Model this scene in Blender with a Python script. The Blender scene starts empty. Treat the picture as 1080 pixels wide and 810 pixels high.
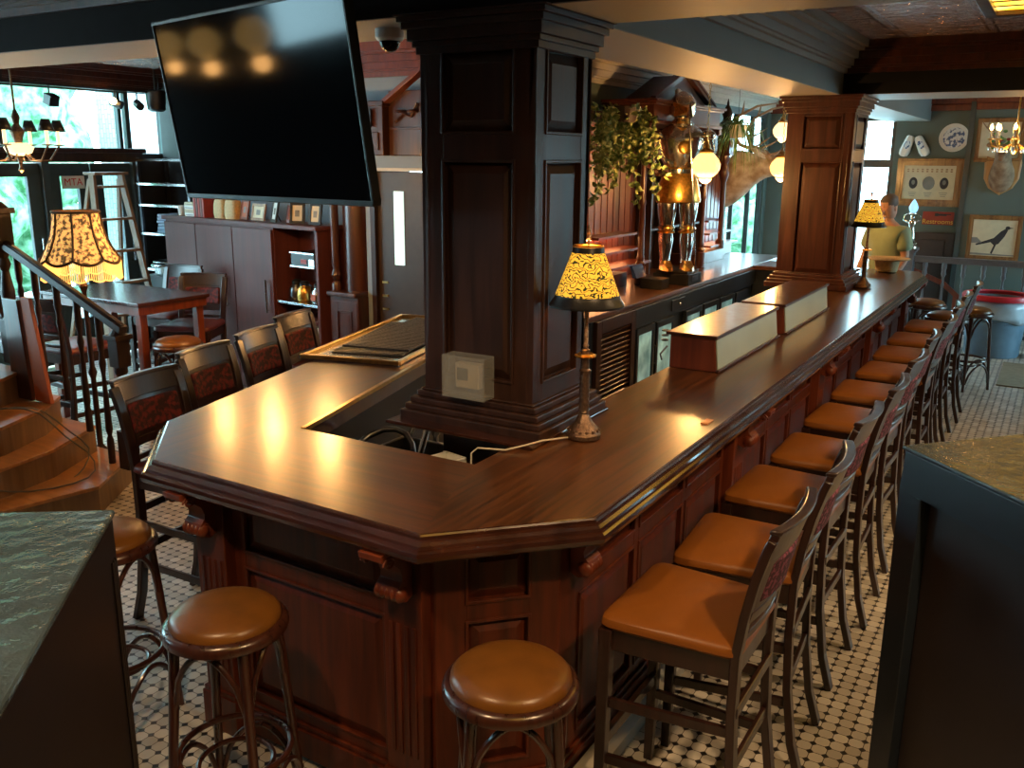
import bpy, bmesh, math, random
from mathutils import Matrix, Vector, Euler
random.seed(7)
C = bpy.context.scene.collection
PI = math.pi
R = math.radians

# ------------------------------------------------------------------ materials
def newmat(name):
    m = bpy.data.materials.new(name); m.use_nodes = True
    nt = m.node_tree; b = nt.nodes['Principled BSDF']
    return m, nt, b
def setp(b, **k):
    for a, v in k.items():
        n = {'rough': 'Roughness', 'metal': 'Metallic', 'spec': 'Specular IOR Level', 'coat': 'Coat Weight', 'coatr': 'Coat Roughness',
             'trans': 'Transmission Weight', 'emis': 'Emission Strength', 'alpha': 'Alpha', 'aniso': 'Anisotropic', 'sheen': 'Sheen Weight'}[a]
        b.inputs[n].default_value = v
def col(c): return (c[0], c[1], c[2], 1)
def plain(name, c, rough=.5, metal=0, var=.12, scale=14, bump=.0, bscale=60, **k):
    """a flat paint or metal with slight procedural mottling"""
    m, nt, b = newmat(name)
    tc = nt.nodes.new('ShaderNodeTexCoord'); n = nt.nodes.new('ShaderNodeTexNoise'); n.inputs['Scale'].default_value = scale
    n.inputs['Detail'].default_value = 3
    r = nt.nodes.new('ShaderNodeValToRGB')
    r.color_ramp.elements[0].position = .3; r.color_ramp.elements[1].position = .7
    r.color_ramp.elements[0].color = col([v*(1-var) for v in c]); r.color_ramp.elements[1].color = col([min(1, v*(1+var)) for v in c])
    nt.links.new(tc.outputs['Object'], n.inputs['Vector']); nt.links.new(n.outputs['Fac'], r.inputs['Fac'])
    nt.links.new(r.outputs['Color'], b.inputs['Base Color'])
    setp(b, rough=rough, metal=metal, **k)
    if bump:
        n2 = nt.nodes.new('ShaderNodeTexNoise'); n2.inputs['Scale'].default_value = bscale; n2.inputs['Detail'].default_value = 4
        bp = nt.nodes.new('ShaderNodeBump'); bp.inputs['Strength'].default_value = bump; bp.inputs['Distance'].default_value = .01
        nt.links.new(tc.outputs['Object'], n2.inputs['Vector']); nt.links.new(n2.outputs['Fac'], bp.inputs['Height']); nt.links.new(bp.outputs['Normal'], b.inputs['Normal'])
    return m
def wood(name, c1, c2, stretch=(14, 14, 1.2), rough=.35, coat=.3, coatr=.15, bump=.08, rvar=.1, spec=.5):
    m, nt, b = newmat(name)
    tc = nt.nodes.new('ShaderNodeTexCoord'); mp = nt.nodes.new('ShaderNodeMapping'); mp.inputs['Scale'].default_value = stretch
    n = nt.nodes.new('ShaderNodeTexNoise'); n.inputs['Scale'].default_value = 1.6; n.inputs['Detail'].default_value = 6; n.inputs['Distortion'].default_value = .6
    r = nt.nodes.new('ShaderNodeValToRGB'); r.color_ramp.elements[0].position = .32; r.color_ramp.elements[1].position = .68
    r.color_ramp.elements[0].color = col(c1); r.color_ramp.elements[1].color = col(c2)
    L = nt.links.new
    L(tc.outputs['Object'], mp.inputs['Vector']); L(mp.outputs['Vector'], n.inputs['Vector']); L(n.outputs['Fac'], r.inputs['Fac']); L(r.outputs['Color'], b.inputs['Base Color'])
    mr = nt.nodes.new('ShaderNodeMapRange'); mr.inputs['To Min'].default_value = max(0.02, rough-rvar); mr.inputs['To Max'].default_value = rough+rvar
    L(n.outputs['Fac'], mr.inputs['Value']); L(mr.outputs['Result'], b.inputs['Roughness'])
    if bump:
        bp = nt.nodes.new('ShaderNodeBump'); bp.inputs['Strength'].default_value = bump; bp.inputs['Distance'].default_value = .004
        L(n.outputs['Fac'], bp.inputs['Height']); L(bp.outputs['Normal'], b.inputs['Normal'])
    setp(b, coat=coat, coatr=coatr, spec=spec)
    return m
def emit(name, c, s, base=None):
    m, nt, b = newmat(name)
    b.inputs['Base Color'].default_value = col(base or c); b.inputs['Emission Color'].default_value = col(c); setp(b, emis=s, rough=.4)
    return m
def glassy(name, tint=(.85, .95, .95), gloss=.12):
    """thin pane: mostly see-through with a Fresnel reflection"""
    m, nt, b = newmat(name); nt.nodes.remove(b)
    out = nt.nodes['Material Output']; t = nt.nodes.new('ShaderNodeBsdfTransparent'); t.inputs[0].default_value = col(tint)
    g = nt.nodes.new('ShaderNodeBsdfGlossy'); g.inputs['Roughness'].default_value = .03
    lw = nt.nodes.new('ShaderNodeLayerWeight'); pw = nt.nodes.new('ShaderNodeMath'); pw.operation = 'POWER'; pw.inputs[1].default_value = 5
    nt.links.new(lw.outputs['Facing'], pw.inputs[0]); f = nt.nodes.new('ShaderNodeMath'); f.operation = 'MULTIPLY_ADD'; f.inputs[1].default_value = .6; f.inputs[2].default_value = .03; nt.links.new(pw.outputs[0], f.inputs[0])
    mx = nt.nodes.new('ShaderNodeMixShader'); L = nt.links.new
    L(f.outputs[0], mx.inputs[0]); L(t.outputs[0], mx.inputs[1]); L(g.outputs[0], mx.inputs[2]); L(mx.outputs[0], out.inputs['Surface'])
    return m
def two_tone(name, c1, c2, scale=40, kind='noise', rough=.7, t0=.48, t1=.55, bump=0, metal=0, stretch=(1,1,1), emis=0, **k):
    m, nt, b = newmat(name); L = nt.links.new
    tc = nt.nodes.new('ShaderNodeTexCoord'); mp = nt.nodes.new('ShaderNodeMapping'); mp.inputs['Scale'].default_value = stretch
    if kind == 'noise':
        n = nt.nodes.new('ShaderNodeTexNoise'); n.inputs['Detail'].default_value = 3; n.inputs['Scale'].default_value = scale; o = n.outputs['Fac']
    elif kind == 'voronoi':
        n = nt.nodes.new('ShaderNodeTexVoronoi'); n.inputs['Scale'].default_value = scale; o = n.outputs['Distance']
    else:
        n = nt.nodes.new('ShaderNodeTexWave'); n.inputs['Scale'].default_value = scale; n.inputs['Distortion'].default_value = 6; n.inputs['Detail'].default_value = 3; o = n.outputs['Fac']
    r = nt.nodes.new('ShaderNodeValToRGB'); r.color_ramp.elements[0].position = t0; r.color_ramp.elements[1].position = t1
    r.color_ramp.elements[0].color = col(c1); r.color_ramp.elements[1].color = col(c2)
    L(tc.outputs['Object'], mp.inputs['Vector']); L(mp.outputs['Vector'], n.inputs['Vector']); L(o, r.inputs['Fac']); L(r.outputs['Color'], b.inputs['Base Color'])
    if emis: L(r.outputs['Color'], b.inputs['Emission Color']); setp(b, emis=emis)
    if bump:
        bp = nt.nodes.new('ShaderNodeBump'); bp.inputs['Strength'].default_value = bump; bp.inputs['Distance'].default_value = .01
        L(o, bp.inputs['Height']); L(bp.outputs['Normal'], b.inputs['Normal'])
    setp(b, rough=rough, metal=metal, **k)
    return m

def floor_mat():
    m, nt, b = newmat('octagon_tile'); L = nt.links.new; N = nt.nodes.new
    tc = N('ShaderNodeTexCoord'); sp = N('ShaderNodeSeparateXYZ'); L(tc.outputs['Object'], sp.inputs[0])
    def mth(op, a, b_=None, c=None):
        n = N('ShaderNodeMath'); n.operation = op
        for i, v in enumerate((a, b_, c)):
            if v is None: continue
            if isinstance(v, (int, float)): n.inputs[i].default_value = v
            else: L(v, n.inputs[i])
        return n.outputs[0]
    pitch = .0545
    def dist(o):                                   # distance to nearest grid line, in pitches
        f = mth('FRACT', mth('DIVIDE', o, pitch)); return mth('MINIMUM', f, mth('SUBTRACT', 1.0, f))
    u = dist(sp.outputs['X']); v = dist(sp.outputs['Y'])
    d = mth('ADD', u, v)
    dot = mth('LESS_THAN', d, .235)                # black square on its corner
    g1 = mth('LESS_THAN', mth('MINIMUM', u, v), .028)
    g2 = mth('MULTIPLY', mth('LESS_THAN', d, .285), mth('GREATER_THAN', d, .235))
    g = mth('MAXIMUM', g1, g2)
    vo = N('ShaderNodeTexWhiteNoise'); vo.noise_dimensions = '2D'
    cx = mth('FLOOR', mth('DIVIDE', sp.outputs['X'], pitch)); cy = mth('FLOOR', mth('DIVIDE', sp.outputs['Y'], pitch))
    cb = N('ShaderNodeCombineXYZ'); L(cx, cb.inputs[0]); L(cy, cb.inputs[1]); L(cb.outputs[0], vo.inputs['Vector'])
    r = N('ShaderNodeValToRGB'); r.color_ramp.elements[0].color = (.40, .36, .30, 1); r.color_ramp.elements[1].color = (.62, .58, .51, 1)
    L(vo.outputs['Value'], r.inputs['Fac'])
    def mix(f, a, c2):
        n = N('ShaderNodeMix'); n.data_type = 'RGBA'; L(f, n.inputs['Factor']); L(a, n.inputs['A']); n.inputs['B'].default_value = col(c2); return n.outputs['Result']
    c = mix(g, r.outputs['Color'], (.07, .05, .035)); c = mix(dot, c, (.012, .011, .012))
    L(c, b.inputs['Base Color'])
    bp = N('ShaderNodeBump'); bp.inputs['Strength'].default_value = .3; bp.inputs['Distance'].default_value = .002
    L(mth('SUBTRACT', 1.0, g), bp.inputs['Height']); L(bp.outputs['Normal'], b.inputs['Normal'])
    setp(b, rough=.33)
    return m

def tin_mat():
    m, nt, b = newmat('pressed_tin'); L = nt.links.new; N = nt.nodes.new
    tc = N('ShaderNodeTexCoord'); mp = N('ShaderNodeMapping'); mp.inputs['Scale'].default_value = (1.7, 1.7, 1.7)
    L(tc.outputs['Object'], mp.inputs['Vector'])
    br = N('ShaderNodeTexBrick'); br.offset = 0; br.inputs['Scale'].default_value = 1; br.inputs['Brick Width'].default_value = 1; br.inputs['Row Height'].default_value = 1
    br.inputs['Mortar Size'].default_value = .07; br.inputs['Mortar Smooth'].default_value = .6
    L(mp.outputs['Vector'], br.inputs['Vector'])
    w = N('ShaderNodeTexVoronoi'); w.inputs['Scale'].default_value = 5; L(mp.outputs['Vector'], w.inputs['Vector'])
    n = N('ShaderNodeTexNoise'); n.inputs['Scale'].default_value = 9; n.inputs['Detail'].default_value = 2; n.inputs['Distortion'].default_value = 2; L(mp.outputs['Vector'], n.inputs['Vector'])
    a = N('ShaderNodeMath'); a.operation = 'ADD'; L(br.outputs['Fac'], a.inputs[0]); L(n.outputs['Fac'], a.inputs[1])
    a2 = N('ShaderNodeMath'); a2.operation = 'ADD'; L(a.outputs[0], a2.inputs[0]); L(w.outputs['Distance'], a2.inputs[1])
    bp = N('ShaderNodeBump'); bp.inputs['Strength'].default_value = 1; bp.inputs['Distance'].default_value = .05
    L(a2.outputs[0], bp.inputs['Height']); L(bp.outputs['Normal'], b.inputs['Normal'])
    b.inputs['Base Color'].default_value = (.52, .38, .36, 1); setp(b, rough=.26, metal=.85)
    return m

M = {}
M['floor'] = floor_mat(); M['tin'] = tin_mat()
M['wood'] = wood('mahogany', (.030, .0075, .0035), (.075, .019, .008), rough=.38, coat=.35)
M['woodred'] = wood('red_mahogany', (.10, .018, .006), (.19, .038, .012), rough=.4, coat=.25)
M['woodbar'] = wood('bar_front_mahogany', (.045, .0085, .003), (.125, .024, .007), rough=.42, coat=.15, spec=.35)
M['wooddark'] = wood('dark_walnut', (.018, .008, .0055), (.042, .017, .011), rough=.46, coat=.08, spec=.35)
M['top_y'] = wood('countertop_grain_along', (.026, .0105, .0048), (.120, .041, .012), stretch=(30, 1.3, 30), rough=.31, coat=.45, coatr=.2, bump=.09, rvar=.07)
M['top_x'] = wood('countertop_grain_across', (.026, .0105, .0048), (.120, .041, .012), stretch=(1.3, 30, 30), rough=.31, coat=.45, coatr=.2, bump=.09, rvar=.07)
M['edge'] = wood('countertop_edge_varnish', (.022, .007, .004), (.05, .015, .008), stretch=(6, 6, 6), rough=.22, coat=.6, coatr=.1)
M['chairwood'] = wood('chair_frame_stain', (.014, .0055, .004), (.030, .010, .007), stretch=(30, 30, 3), rough=.33, coat=.4, coatr=.2)
M['stoolwood'] = wood('bentwood_stain', (.028, .009, .006), (.06, .018, .010), stretch=(30, 30, 3), rough=.3, coat=.5, coatr=.18)
M['vinyl'] = plain('tan_vinyl', (.215, .070, .010), rough=.40, var=.08, scale=5, bump=.05, bscale=220)
M['vinyldark'] = plain('brown_vinyl', (.16, .062, .011), rough=.32, var=.2, scale=9, bump=.06, bscale=180)
M['maroon'] = plain('maroon_vinyl', (.10, .02, .018), rough=.4, var=.1, scale=9, bump=.05, bscale=180)
M['redfab'] = two_tone('red_damask', (.028, .004, .006), (.15, .012, .010), scale=42, rough=.75, t0=.42, t1=.6)
M['plumfab'] = two_tone('plum_damask', (.06, .012, .02), (.24, .06, .10), scale=60, rough=.8, t0=.5, t1=.56)
M['navy'] = plain('navy_black_paint', (.012, .017, .026), rough=.35, var=.1)
M['black'] = plain('black_paint', (.008, .008, .009), rough=.4)
M['blackgloss'] = plain('black_gloss', (.004, .005, .007), rough=.08, var=0, spec=.22)
M['charcoal'] = plain('charcoal_paint', (.020, .014, .014), rough=.45, var=.1)
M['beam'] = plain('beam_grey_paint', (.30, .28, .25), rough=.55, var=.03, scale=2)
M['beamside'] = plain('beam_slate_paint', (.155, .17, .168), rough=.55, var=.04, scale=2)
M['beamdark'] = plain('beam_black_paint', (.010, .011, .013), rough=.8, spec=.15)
M['teal'] = plain('teal_grey_wall', (.10, .145, .135), rough=.6, var=.04, scale=3)
M['bluewall'] = plain('blue_grey_wall', (.20, .25, .30), rough=.6, var=.03, scale=2)
M['blackwall'] = plain('near_black_wall', (.018, .016, .016), rough=.55)
M['tealdark'] = plain('dark_teal_frame', (.035, .055, .058), rough=.4)
M['brownpanel'] = plain('brown_wainscot', (.03, .022, .02), rough=.45)
M['cream'] = plain('cream_moulding', (.5, .46, .38), rough=.45, var=.05)
M['white'] = plain('white_plastic', (.75, .75, .72), rough=.35, var=.03)
M['beige'] = plain('beige_plastic', (.55, .47, .33), rough=.4, var=.03)
M['brass'] = plain('brass', (.62, .40, .14), rough=.28, metal=1, var=.15, scale=30)
M['antique'] = plain('antique_bronze', (.20, .13, .09), rough=.35, metal=.9, var=.35, scale=80, bump=.4, bscale=120)
M['steel'] = plain('steel', (.55, .56, .57), rough=.25, metal=1, var=.1, scale=20)
M['steeldark'] = plain('dark_steel', (.16, .16, .17), rough=.3, metal=1, var=.2, scale=20)
M['silver'] = plain('polished_silver', (.75, .72, .64), rough=.16, metal=1, var=.2, scale=50)
M['gold'] = plain('old_gold', (.75, .42, .10), rough=.3, metal=1, var=.3, scale=40)
M['glass'] = glassy('window_glass')
M['clear'] = plain('clear_plastic', (.42, .44, .44), rough=.12, var=0, alpha=.30)
M['rubber'] = two_tone('rubber_mat', (.012, .012, .013), (.05, .05, .052), scale=85, kind='voronoi', rough=.5, t0=.2, t1=.35, bump=.4)
M['oak'] = wood('oak_tread', (.30, .12, .035), (.48, .22, .075), stretch=(2, 14, 14), rough=.35, coat=.4)
M['oakside'] = wood('oak_riser', (.17, .10, .055), (.26, .16, .09), stretch=(14, 14, 1.4), rough=.5, coat=.1)
M['orangeboard'] = plain('terracotta_board', (.42, .095, .03), rough=.55, var=.05)
M['bulb'] = emit('warm_bulb', (1, .62, .22), 22)
M['globe'] = emit('amber_globe', (1, .58, .17), 1.7, (.9, .7, .4))
M['globedim'] = emit('amber_globe_clear', (1, .70, .34), 1.3, (.9, .8, .6))
M['sheet'] = plain('black_vinyl_cover', (.038, .060, .078), rough=.26, var=.2, scale=6, bump=.9, bscale=16)
M['foliage'] = two_tone('ivy_leaf', (.10, .17, .035), (.38, .40, .16), scale=22, rough=.55, t0=.4, t1=.65)
M['foliagegreen'] = two_tone('spider_leaf', (.04, .16, .03), (.25, .42, .12), scale=18, rough=.5, t0=.4, t1=.65)
M['hedge'] = two_tone('outdoor_leaves', (.03, .16, .05), (.35, .62, .40), scale=7, rough=.8, t0=.35, t1=.65)
M['brick'] = None
def brick_mat():
    m, nt, b = newmat('pale_brick'); L = nt.links.new
    tc = nt.nodes.new('ShaderNodeTexCoord'); mp = nt.nodes.new('ShaderNodeMapping'); mp.inputs['Rotation'].default_value = (R(90), 0, R(90))
    br = nt.nodes.new('ShaderNodeTexBrick'); br.inputs['Scale'].default_value = 3.5
    br.inputs['Color1'].default_value = (.55, .56, .55, 1); br.inputs['Color2'].default_value = (.42, .44, .46, 1); br.inputs['Mortar'].default_value = (.25, .27, .3, 1)
    L(tc.outputs['Object'], mp.inputs['Vector']); L(mp.outputs['Vector'], br.inputs['Vector']); L(br.outputs['Color'], b.inputs['Base Color']); setp(b, rough=.8)
    return m
M['brick'] = brick_mat()
M['pavement'] = plain('pavement', (.5, .52, .52), rough=.8, var=.1, scale=1)
M['paper'] = plain('aged_paper', (.62, .55, .38), rough=.7, var=.06)
M['ink'] = plain('dark_ink', (.03, .03, .035), rough=.7)
M['inkgrey'] = plain('grey_ink', (.22, .22, .20), rough=.7)
M['frame_gold'] = wood('walnut_gilt_frame', (.15, .06, .02), (.36, .18, .06), rough=.35)
M['signred'] = plain('sign_red', (.32, .03, .02), rough=.5)
M['signyellow'] = plain('sign_yellow', (.8, .5, .08), rough=.5)
M['red'] = plain('red_plastic', (.62, .03, .05), rough=.35)
M['binblue'] = plain('blue_grey_bin', (.16, .27, .38), rough=.4, var=.15, scale=5)
M['bag'] = plain('pale_plastic_bag', (.50, .62, .72), rough=.25, var=.1, scale=9, bump=.4, bscale=12)
M['hide'] = two_tone('pale_hide', (.30, .22, .14), (.62, .56, .46), scale=9, rough=.85, t0=.35, t1=.7)
M['hidebrown'] = two_tone('brown_hide', (.20, .11, .06), (.40, .26, .16), scale=11, rough=.85, t0=.35, t1=.7)
M['antler'] = plain('antler', (.30, .20, .12), rough=.5, var=.3, scale=12)
M['shieldwood'] = wood('shield_plaque', (.36, .17, .06), (.52, .28, .11), rough=.35)
M['china'] = two_tone('blue_white_china', (.06, .12, .30), (.72, .80, .88), scale=26, rough=.2, t0=.44, t1=.52)
M['skin'] = plain('skin', (.50, .27, .18), rough=.5, var=.05)
M['sage'] = plain('sage_shirt', (.30, .38, .24), rough=.8, var=.06)
M['jeans'] = plain('blue_jeans', (.10, .17, .34), rough=.8)
M['hair'] = plain('grey_hair', (.11, .09, .08), rough=.7)
M['straw'] = plain('straw', (.50, .36, .18), rough=.7, var=.15, scale=60)
M['rope'] = plain('pale_cable', (.55, .50, .40), rough=.5)
M['cablegrey'] = plain('grey_cable', (.10, .10, .10), rough=.5)
M['shade_lit'] = None
def palm_shade():
    """printed fabric lamp shade, lit from the bulb inside"""
    m, nt, b = newmat('palm_print_shade'); L = nt.links.new; N = nt.nodes.new
    tc = N('ShaderNodeTexCoord'); w = N('ShaderNodeTexWave'); w.wave_type = 'RINGS'; w.inputs['Scale'].default_value = 9; w.inputs['Distortion'].default_value = 14; w.inputs['Detail'].default_value = 1; w.inputs['Detail Scale'].default_value = 2.0
    mp = N('ShaderNodeMapping'); mp.inputs['Scale'].default_value = (2.2, 2.2, 2.4); L(tc.outputs['Object'], mp.inputs['Vector']); L(mp.outputs['Vector'], w.inputs['Vector'])
    r = N('ShaderNodeValToRGB'); r.color_ramp.elements[0].position = .22; r.color_ramp.elements[1].position = .34
    r.color_ramp.elements[0].color = (.03, .035, .008, 1); r.color_ramp.elements[1].color = (.95, .48, .04, 1)
    L(w.outputs['Fac'], r.inputs['Fac']); L(r.outputs['Color'], b.inputs['Base Color']); L(r.outputs['Color'], b.inputs['Emission Color']); setp(b, emis=.75, rough=.8)
    return m
M['palm'] = palm_shade()
M['fringe'] = emit('beaded_fringe', (1, .52, .12), 1.1, (.8, .5, .2))
M['lace'] = two_tone('lace_shade', (.10, .055, .02), (1, .50, .13), scale=38, rough=.8, t0=.42, t1=.55, emis=.75)
M['lacedark'] = plain('brown_lace_trim', (.10, .06, .035), rough=.8, var=.3, scale=60)
M['stained'] = two_tone('stained_glass', (.9, .42, .02), (1, .60, .12), scale=4, rough=.3, t0=.4, t1=.6, emis=2.6)
M['skysheen'] = plain('sky_reflection_panel', (.55, .66, .61), rough=.22, var=.05, scale=3, metal=.35)  # pale green colour stands in for daylight reflected on the sloping case front
M['fridgeglass'] = two_tone('lit_fridge_glass', (.10, .20, .19), (.36, .62, .56), scale=5, rough=.12, t0=.3, t1=.7, emis=.35)
M['glowshelf'] = emit('shelf_light_strip', (1, .42, .16), 16)
M['slit'] = emit('backlit_frosted_slit', (.66, .88, .82), .8)
M['blueglass'] = emit('blue_flame_glass', (.30, .62, .90), .8, (.3, .6, .85))
M['lcd'] = plain('grey_display', (.06, .075, .07), rough=.3)

# ------------------------------------------------------------------ mesh builder
class MB:
    def __init__(s): s.bm = bmesh.new(); s.M = Matrix.Identity(4); s.m = 0
    def v(s, p): return s.bm.verts.new(s.M @ Vector(p))
    def f(s, vs):
        try: f = s.bm.faces.new(vs); f.material_index = s.m; return f
        except ValueError: return None
    def box(s, x0, x1, y0, y1, z0, z1):
        p = [s.v((x, y, z)) for z in (z0, z1) for x, y in ((x0, y0), (x1, y0), (x1, y1), (x0, y1))]
        for q in ((3, 2, 1, 0), (4, 5, 6, 7), (0, 1, 5, 4), (1, 2, 6, 5), (2, 3, 7, 6), (3, 0, 4, 7)): s.f([p[i] for i in q])
        return s
    def cbox(s, c, d): return s.box(c[0]-d[0]/2, c[0]+d[0]/2, c[1]-d[1]/2, c[1]+d[1]/2, c[2]-d[2]/2, c[2]+d[2]/2)
    def rings(s, rs, closed=True, cap=True, loop=False):
        """loft through rings of points"""
        V = [[s.v(p) for p in r] for r in rs]; n = len(V[0])
        ks = range(len(V)) if loop else range(len(V)-1)
        for k in ks:
            a, b = V[k], V[(k+1) % len(V)]
            for i in range(n if closed else n-1):
                j = (i+1) % n; s.f([a[i], a[j], b[j], b[i]])
        if cap and not loop and closed: s.f(V[0][::-1]); s.f(V[-1])
        return s
    def prism(s, poly, z0, z1): return s.rings([[(x, y, z0) for x, y in poly], [(x, y, z1) for x, y in poly]])
    def lathe(s, prof, c=(0, 0, 0), seg=24, cap=True, sy=1):
        rs = [[(c[0]+r*math.cos(2*PI*i/seg), c[1]+r*sy*math.sin(2*PI*i/seg), c[2]+z) for i in range(seg)] for r, z in prof]
        return s.rings(rs, cap=cap)
    def tube(s, pts, r=.01, seg=8, loop=False, sq=None, up=None):
        """round (or rectangular, sq=(w,d)) sweep through points"""
        P = [Vector(p) for p in pts]; n = len(P); rs = []; prev = None
        for i in range(n):
            a = P[i-1] if (i > 0 or loop) else P[i]; b = P[(i+1) % n] if (i < n-1 or loop) else P[i]
            t = (b-a).normalized()
            u = Vector(up) if up else (prev if prev else (Vector((0, 0, 1)) if abs(t.z) < .9 else Vector((1, 0, 0))))
            x = t.cross(u); x = x.normalized() if x.length > 1e-6 else Vector((1, 0, 0)); y = x.cross(t).normalized()
            prev = y
            rr = r[i] if isinstance(r, (list, tuple)) else r
            if sq: rs.append([P[i]+x*a_*sq[0]/2+y*b_*sq[1]/2 for a_, b_ in ((-1, -1), (1, -1), (1, 1), (-1, 1))])
            else: rs.append([P[i]+(x*math.cos(2*PI*k/seg)+y*math.sin(2*PI*k/seg))*rr for k in range(seg)])
        return s.rings(rs, loop=loop)
    def ball(s, c, r, seg=14, n=9, sc=(1, 1, 1)):
        rs = [[(c[0]+r*sc[0]*math.sin(PI*k/n)*math.cos(2*PI*i/seg), c[1]+r*sc[1]*math.sin(PI*k/n)*math.sin(2*PI*i/seg), c[2]-r*sc[2]*math.cos(PI*k/n)) for i in range(seg)] for k in range(1, n)]
        return s.rings(rs)
    def torus(s, c, r1, r2, seg=32, s2=8, sy=1):
        return s.tube([(c[0]+r1*math.cos(2*PI*i/seg), c[1]+r1*sy*math.sin(2*PI*i/seg), c[2]) for i in range(seg)], r2, s2, loop=True)
    def quad(s, a, b, c, d): s.f([s.v(a), s.v(b), s.v(c), s.v(d)]); return s
    def build(s, name, mats, parent=None, smooth=False, bevel=0, solid=0, seg=2, sub=0, world=True):
        if not isinstance(mats, (list, tuple)): mats = [mats]
        bmesh.ops.remove_doubles(s.bm, verts=s.bm.verts, dist=1e-5)
        bmesh.ops.recalc_face_normals(s.bm, faces=s.bm.faces)
        if parent is not None and world:
            mi = parent_world(parent).inverted(); s.bm.transform(mi)
        me = bpy.data.meshes.new(name); s.bm.to_mesh(me); s.bm.free()
        for m in mats: me.materials.append(m)
        o = bpy.data.objects.new(name, me); C.objects.link(o)
        if parent is not None: o.parent = parent
        if smooth:
            for p in me.polygons: p.use_smooth = True
            try: me.set_sharp_from_angle(angle=R(38))
            except Exception: pass
        if solid: d = o.modifiers.new('solid', 'SOLIDIFY'); d.thickness = solid
        if bevel: d = o.modifiers.new('bevel', 'BEVEL'); d.width = bevel; d.segments = seg; d.limit_method = 'ANGLE'; d.angle_limit = R(35)
        if sub: d = o.modifiers.new('sub', 'SUBSURF'); d.levels = sub; d.render_levels = sub
        return o
def parent_world(p):
    m = Matrix.LocRotScale(p.location, p.rotation_euler, p.scale)
    return parent_world(p.parent) @ m if p.parent else m

def tag(o, label=None, cat=None, group=None, kind=None):
    if label: o['label'] = label
    if cat: o['category'] = cat
    if group: o['group'] = group
    if kind: o['kind'] = kind
    return o
def thing(name, label, cat, loc=(0, 0, 0), rz=0, group=None):
    o = bpy.data.objects.new(name, None); C.objects.link(o); o.empty_display_size = .1
    o.location = loc; o.rotation_euler = (0, 0, rz)
    return tag(o, label, cat, group)
def struct(name, mb, m, parent=None, **k):
    o = mb.build(name, m, parent, **k)
    if parent is None: o['kind'] = 'structure'
    return o
def copy_tree(o, parent=None):
    c = o.copy(); C.objects.link(c)
    if parent is not None: c.parent = parent
    for ch in list(o.children): copy_tree(ch, c)
    return c
def frame(o, u, w=None):
    """matrix: local x along u (horizontal), local y = outward normal w, local z up"""
    u = Vector(u).normalized(); w = Vector(w) if w is not None else Vector((u.y, -u.x, 0))
    return Matrix(((u.x, w.x, 0, o[0]), (u.y, w.y, 0, o[1]), (u.z, w.z, 1, o[2]), (0, 0, 0, 1)))
def panels(mb, W, H, rects, depth=.018, back=.03, mould=.012):
    """framed panelling in local x (width), z (up); outward +y; stiles and rails around raised panels"""
    us = sorted({0, W, *[r[0] for r in rects], *[r[2] for r in rects]}); vs = sorted({0, H, *[r[1] for r in rects], *[r[3] for r in rects]})
    mb.box(0, W, -back, -depth, 0, H)
    for i in range(len(us)-1):
        j = 0
        while j < len(vs)-1:
            uc = (us[i]+us[i+1])/2; ok = lambda k: not any(r[0] < uc < r[2] and r[1] < (vs[k]+vs[k+1])/2 < r[3] for r in rects)
            if ok(j):
                k = j
                while k+1 < len(vs)-1 and ok(k+1): k += 1
                mb.box(us[i], us[i+1], -depth, 0, vs[j], vs[k+1]); j = k+1
            else: j += 1
    for a, b, c, d in rects:
        w = min(.045, (c-a)*.2, (d-b)*.25); g = .006
        mb.rings([[(a+g, -depth, b+g), (c-g, -depth, b+g), (c-g, -depth, d-g), (a+g, -depth, d-g)],
                  [(a+w, -depth*.15, b+w), (c-w, -depth*.15, b+w), (c-w, -depth*.15, d-w), (a+w, -depth*.15, d-w)]])
        t = mould; h = .006                      # thin bead round the opening
        for x0, x1, z0, z1 in ((a-t/2, c+t/2, b-t/2, b+t/2), (a-t/2, c+t/2, d-t/2, d+t/2), (a-t/2, a+t/2, b, d), (c-t/2, c+t/2, b, d)): mb.box(x0, x1, -.002, h, z0, z1)
def offset(poly, d, closed=False):
    """offset a polyline to its left by d with mitred corners"""
    out = []; n = len(poly)
    for i in range(n):
        p = Vector(poly[i])
        e = []
        if i > 0 or closed: e.append((p-Vector(poly[i-1])).normalized())
        if i < n-1 or closed: e.append((Vector(poly[(i+1) % n])-p).normalized())
        ns = [Vector((-q.y, q.x)) for q in e]
        if len(ns) == 1: out.append(tuple(p+ns[0]*d))
        else:
            b = (ns[0]+ns[1]); k = d/max(.2, (1+ns[0].dot(ns[1]))); out.append(tuple(p+b*k))
    return out
# ------------------------------------------------------------------ the room
ZC, ZB = 2.98, 2.6                    # tin ceiling, underside of the beams
XL, XR, YN, YF = -8.6, 3.4, -3.2, 13.0
YD, XB = 6.2, -3.65                   # door wall, wall behind the back bar
def S(name, boxes, m, **k):
    mb = MB()
    for b in boxes: mb.box(*b)
    return struct(name, mb, m, **k)
S('floor', [(XL-.15, XR+.15, YN-.15, YF+.15, -.12, 0)], M['floor'])
S('ceiling', [(XL-.15, XR+.15, YN-.15, YF+.15, ZC, ZC+.12)], M['tin'])
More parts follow.
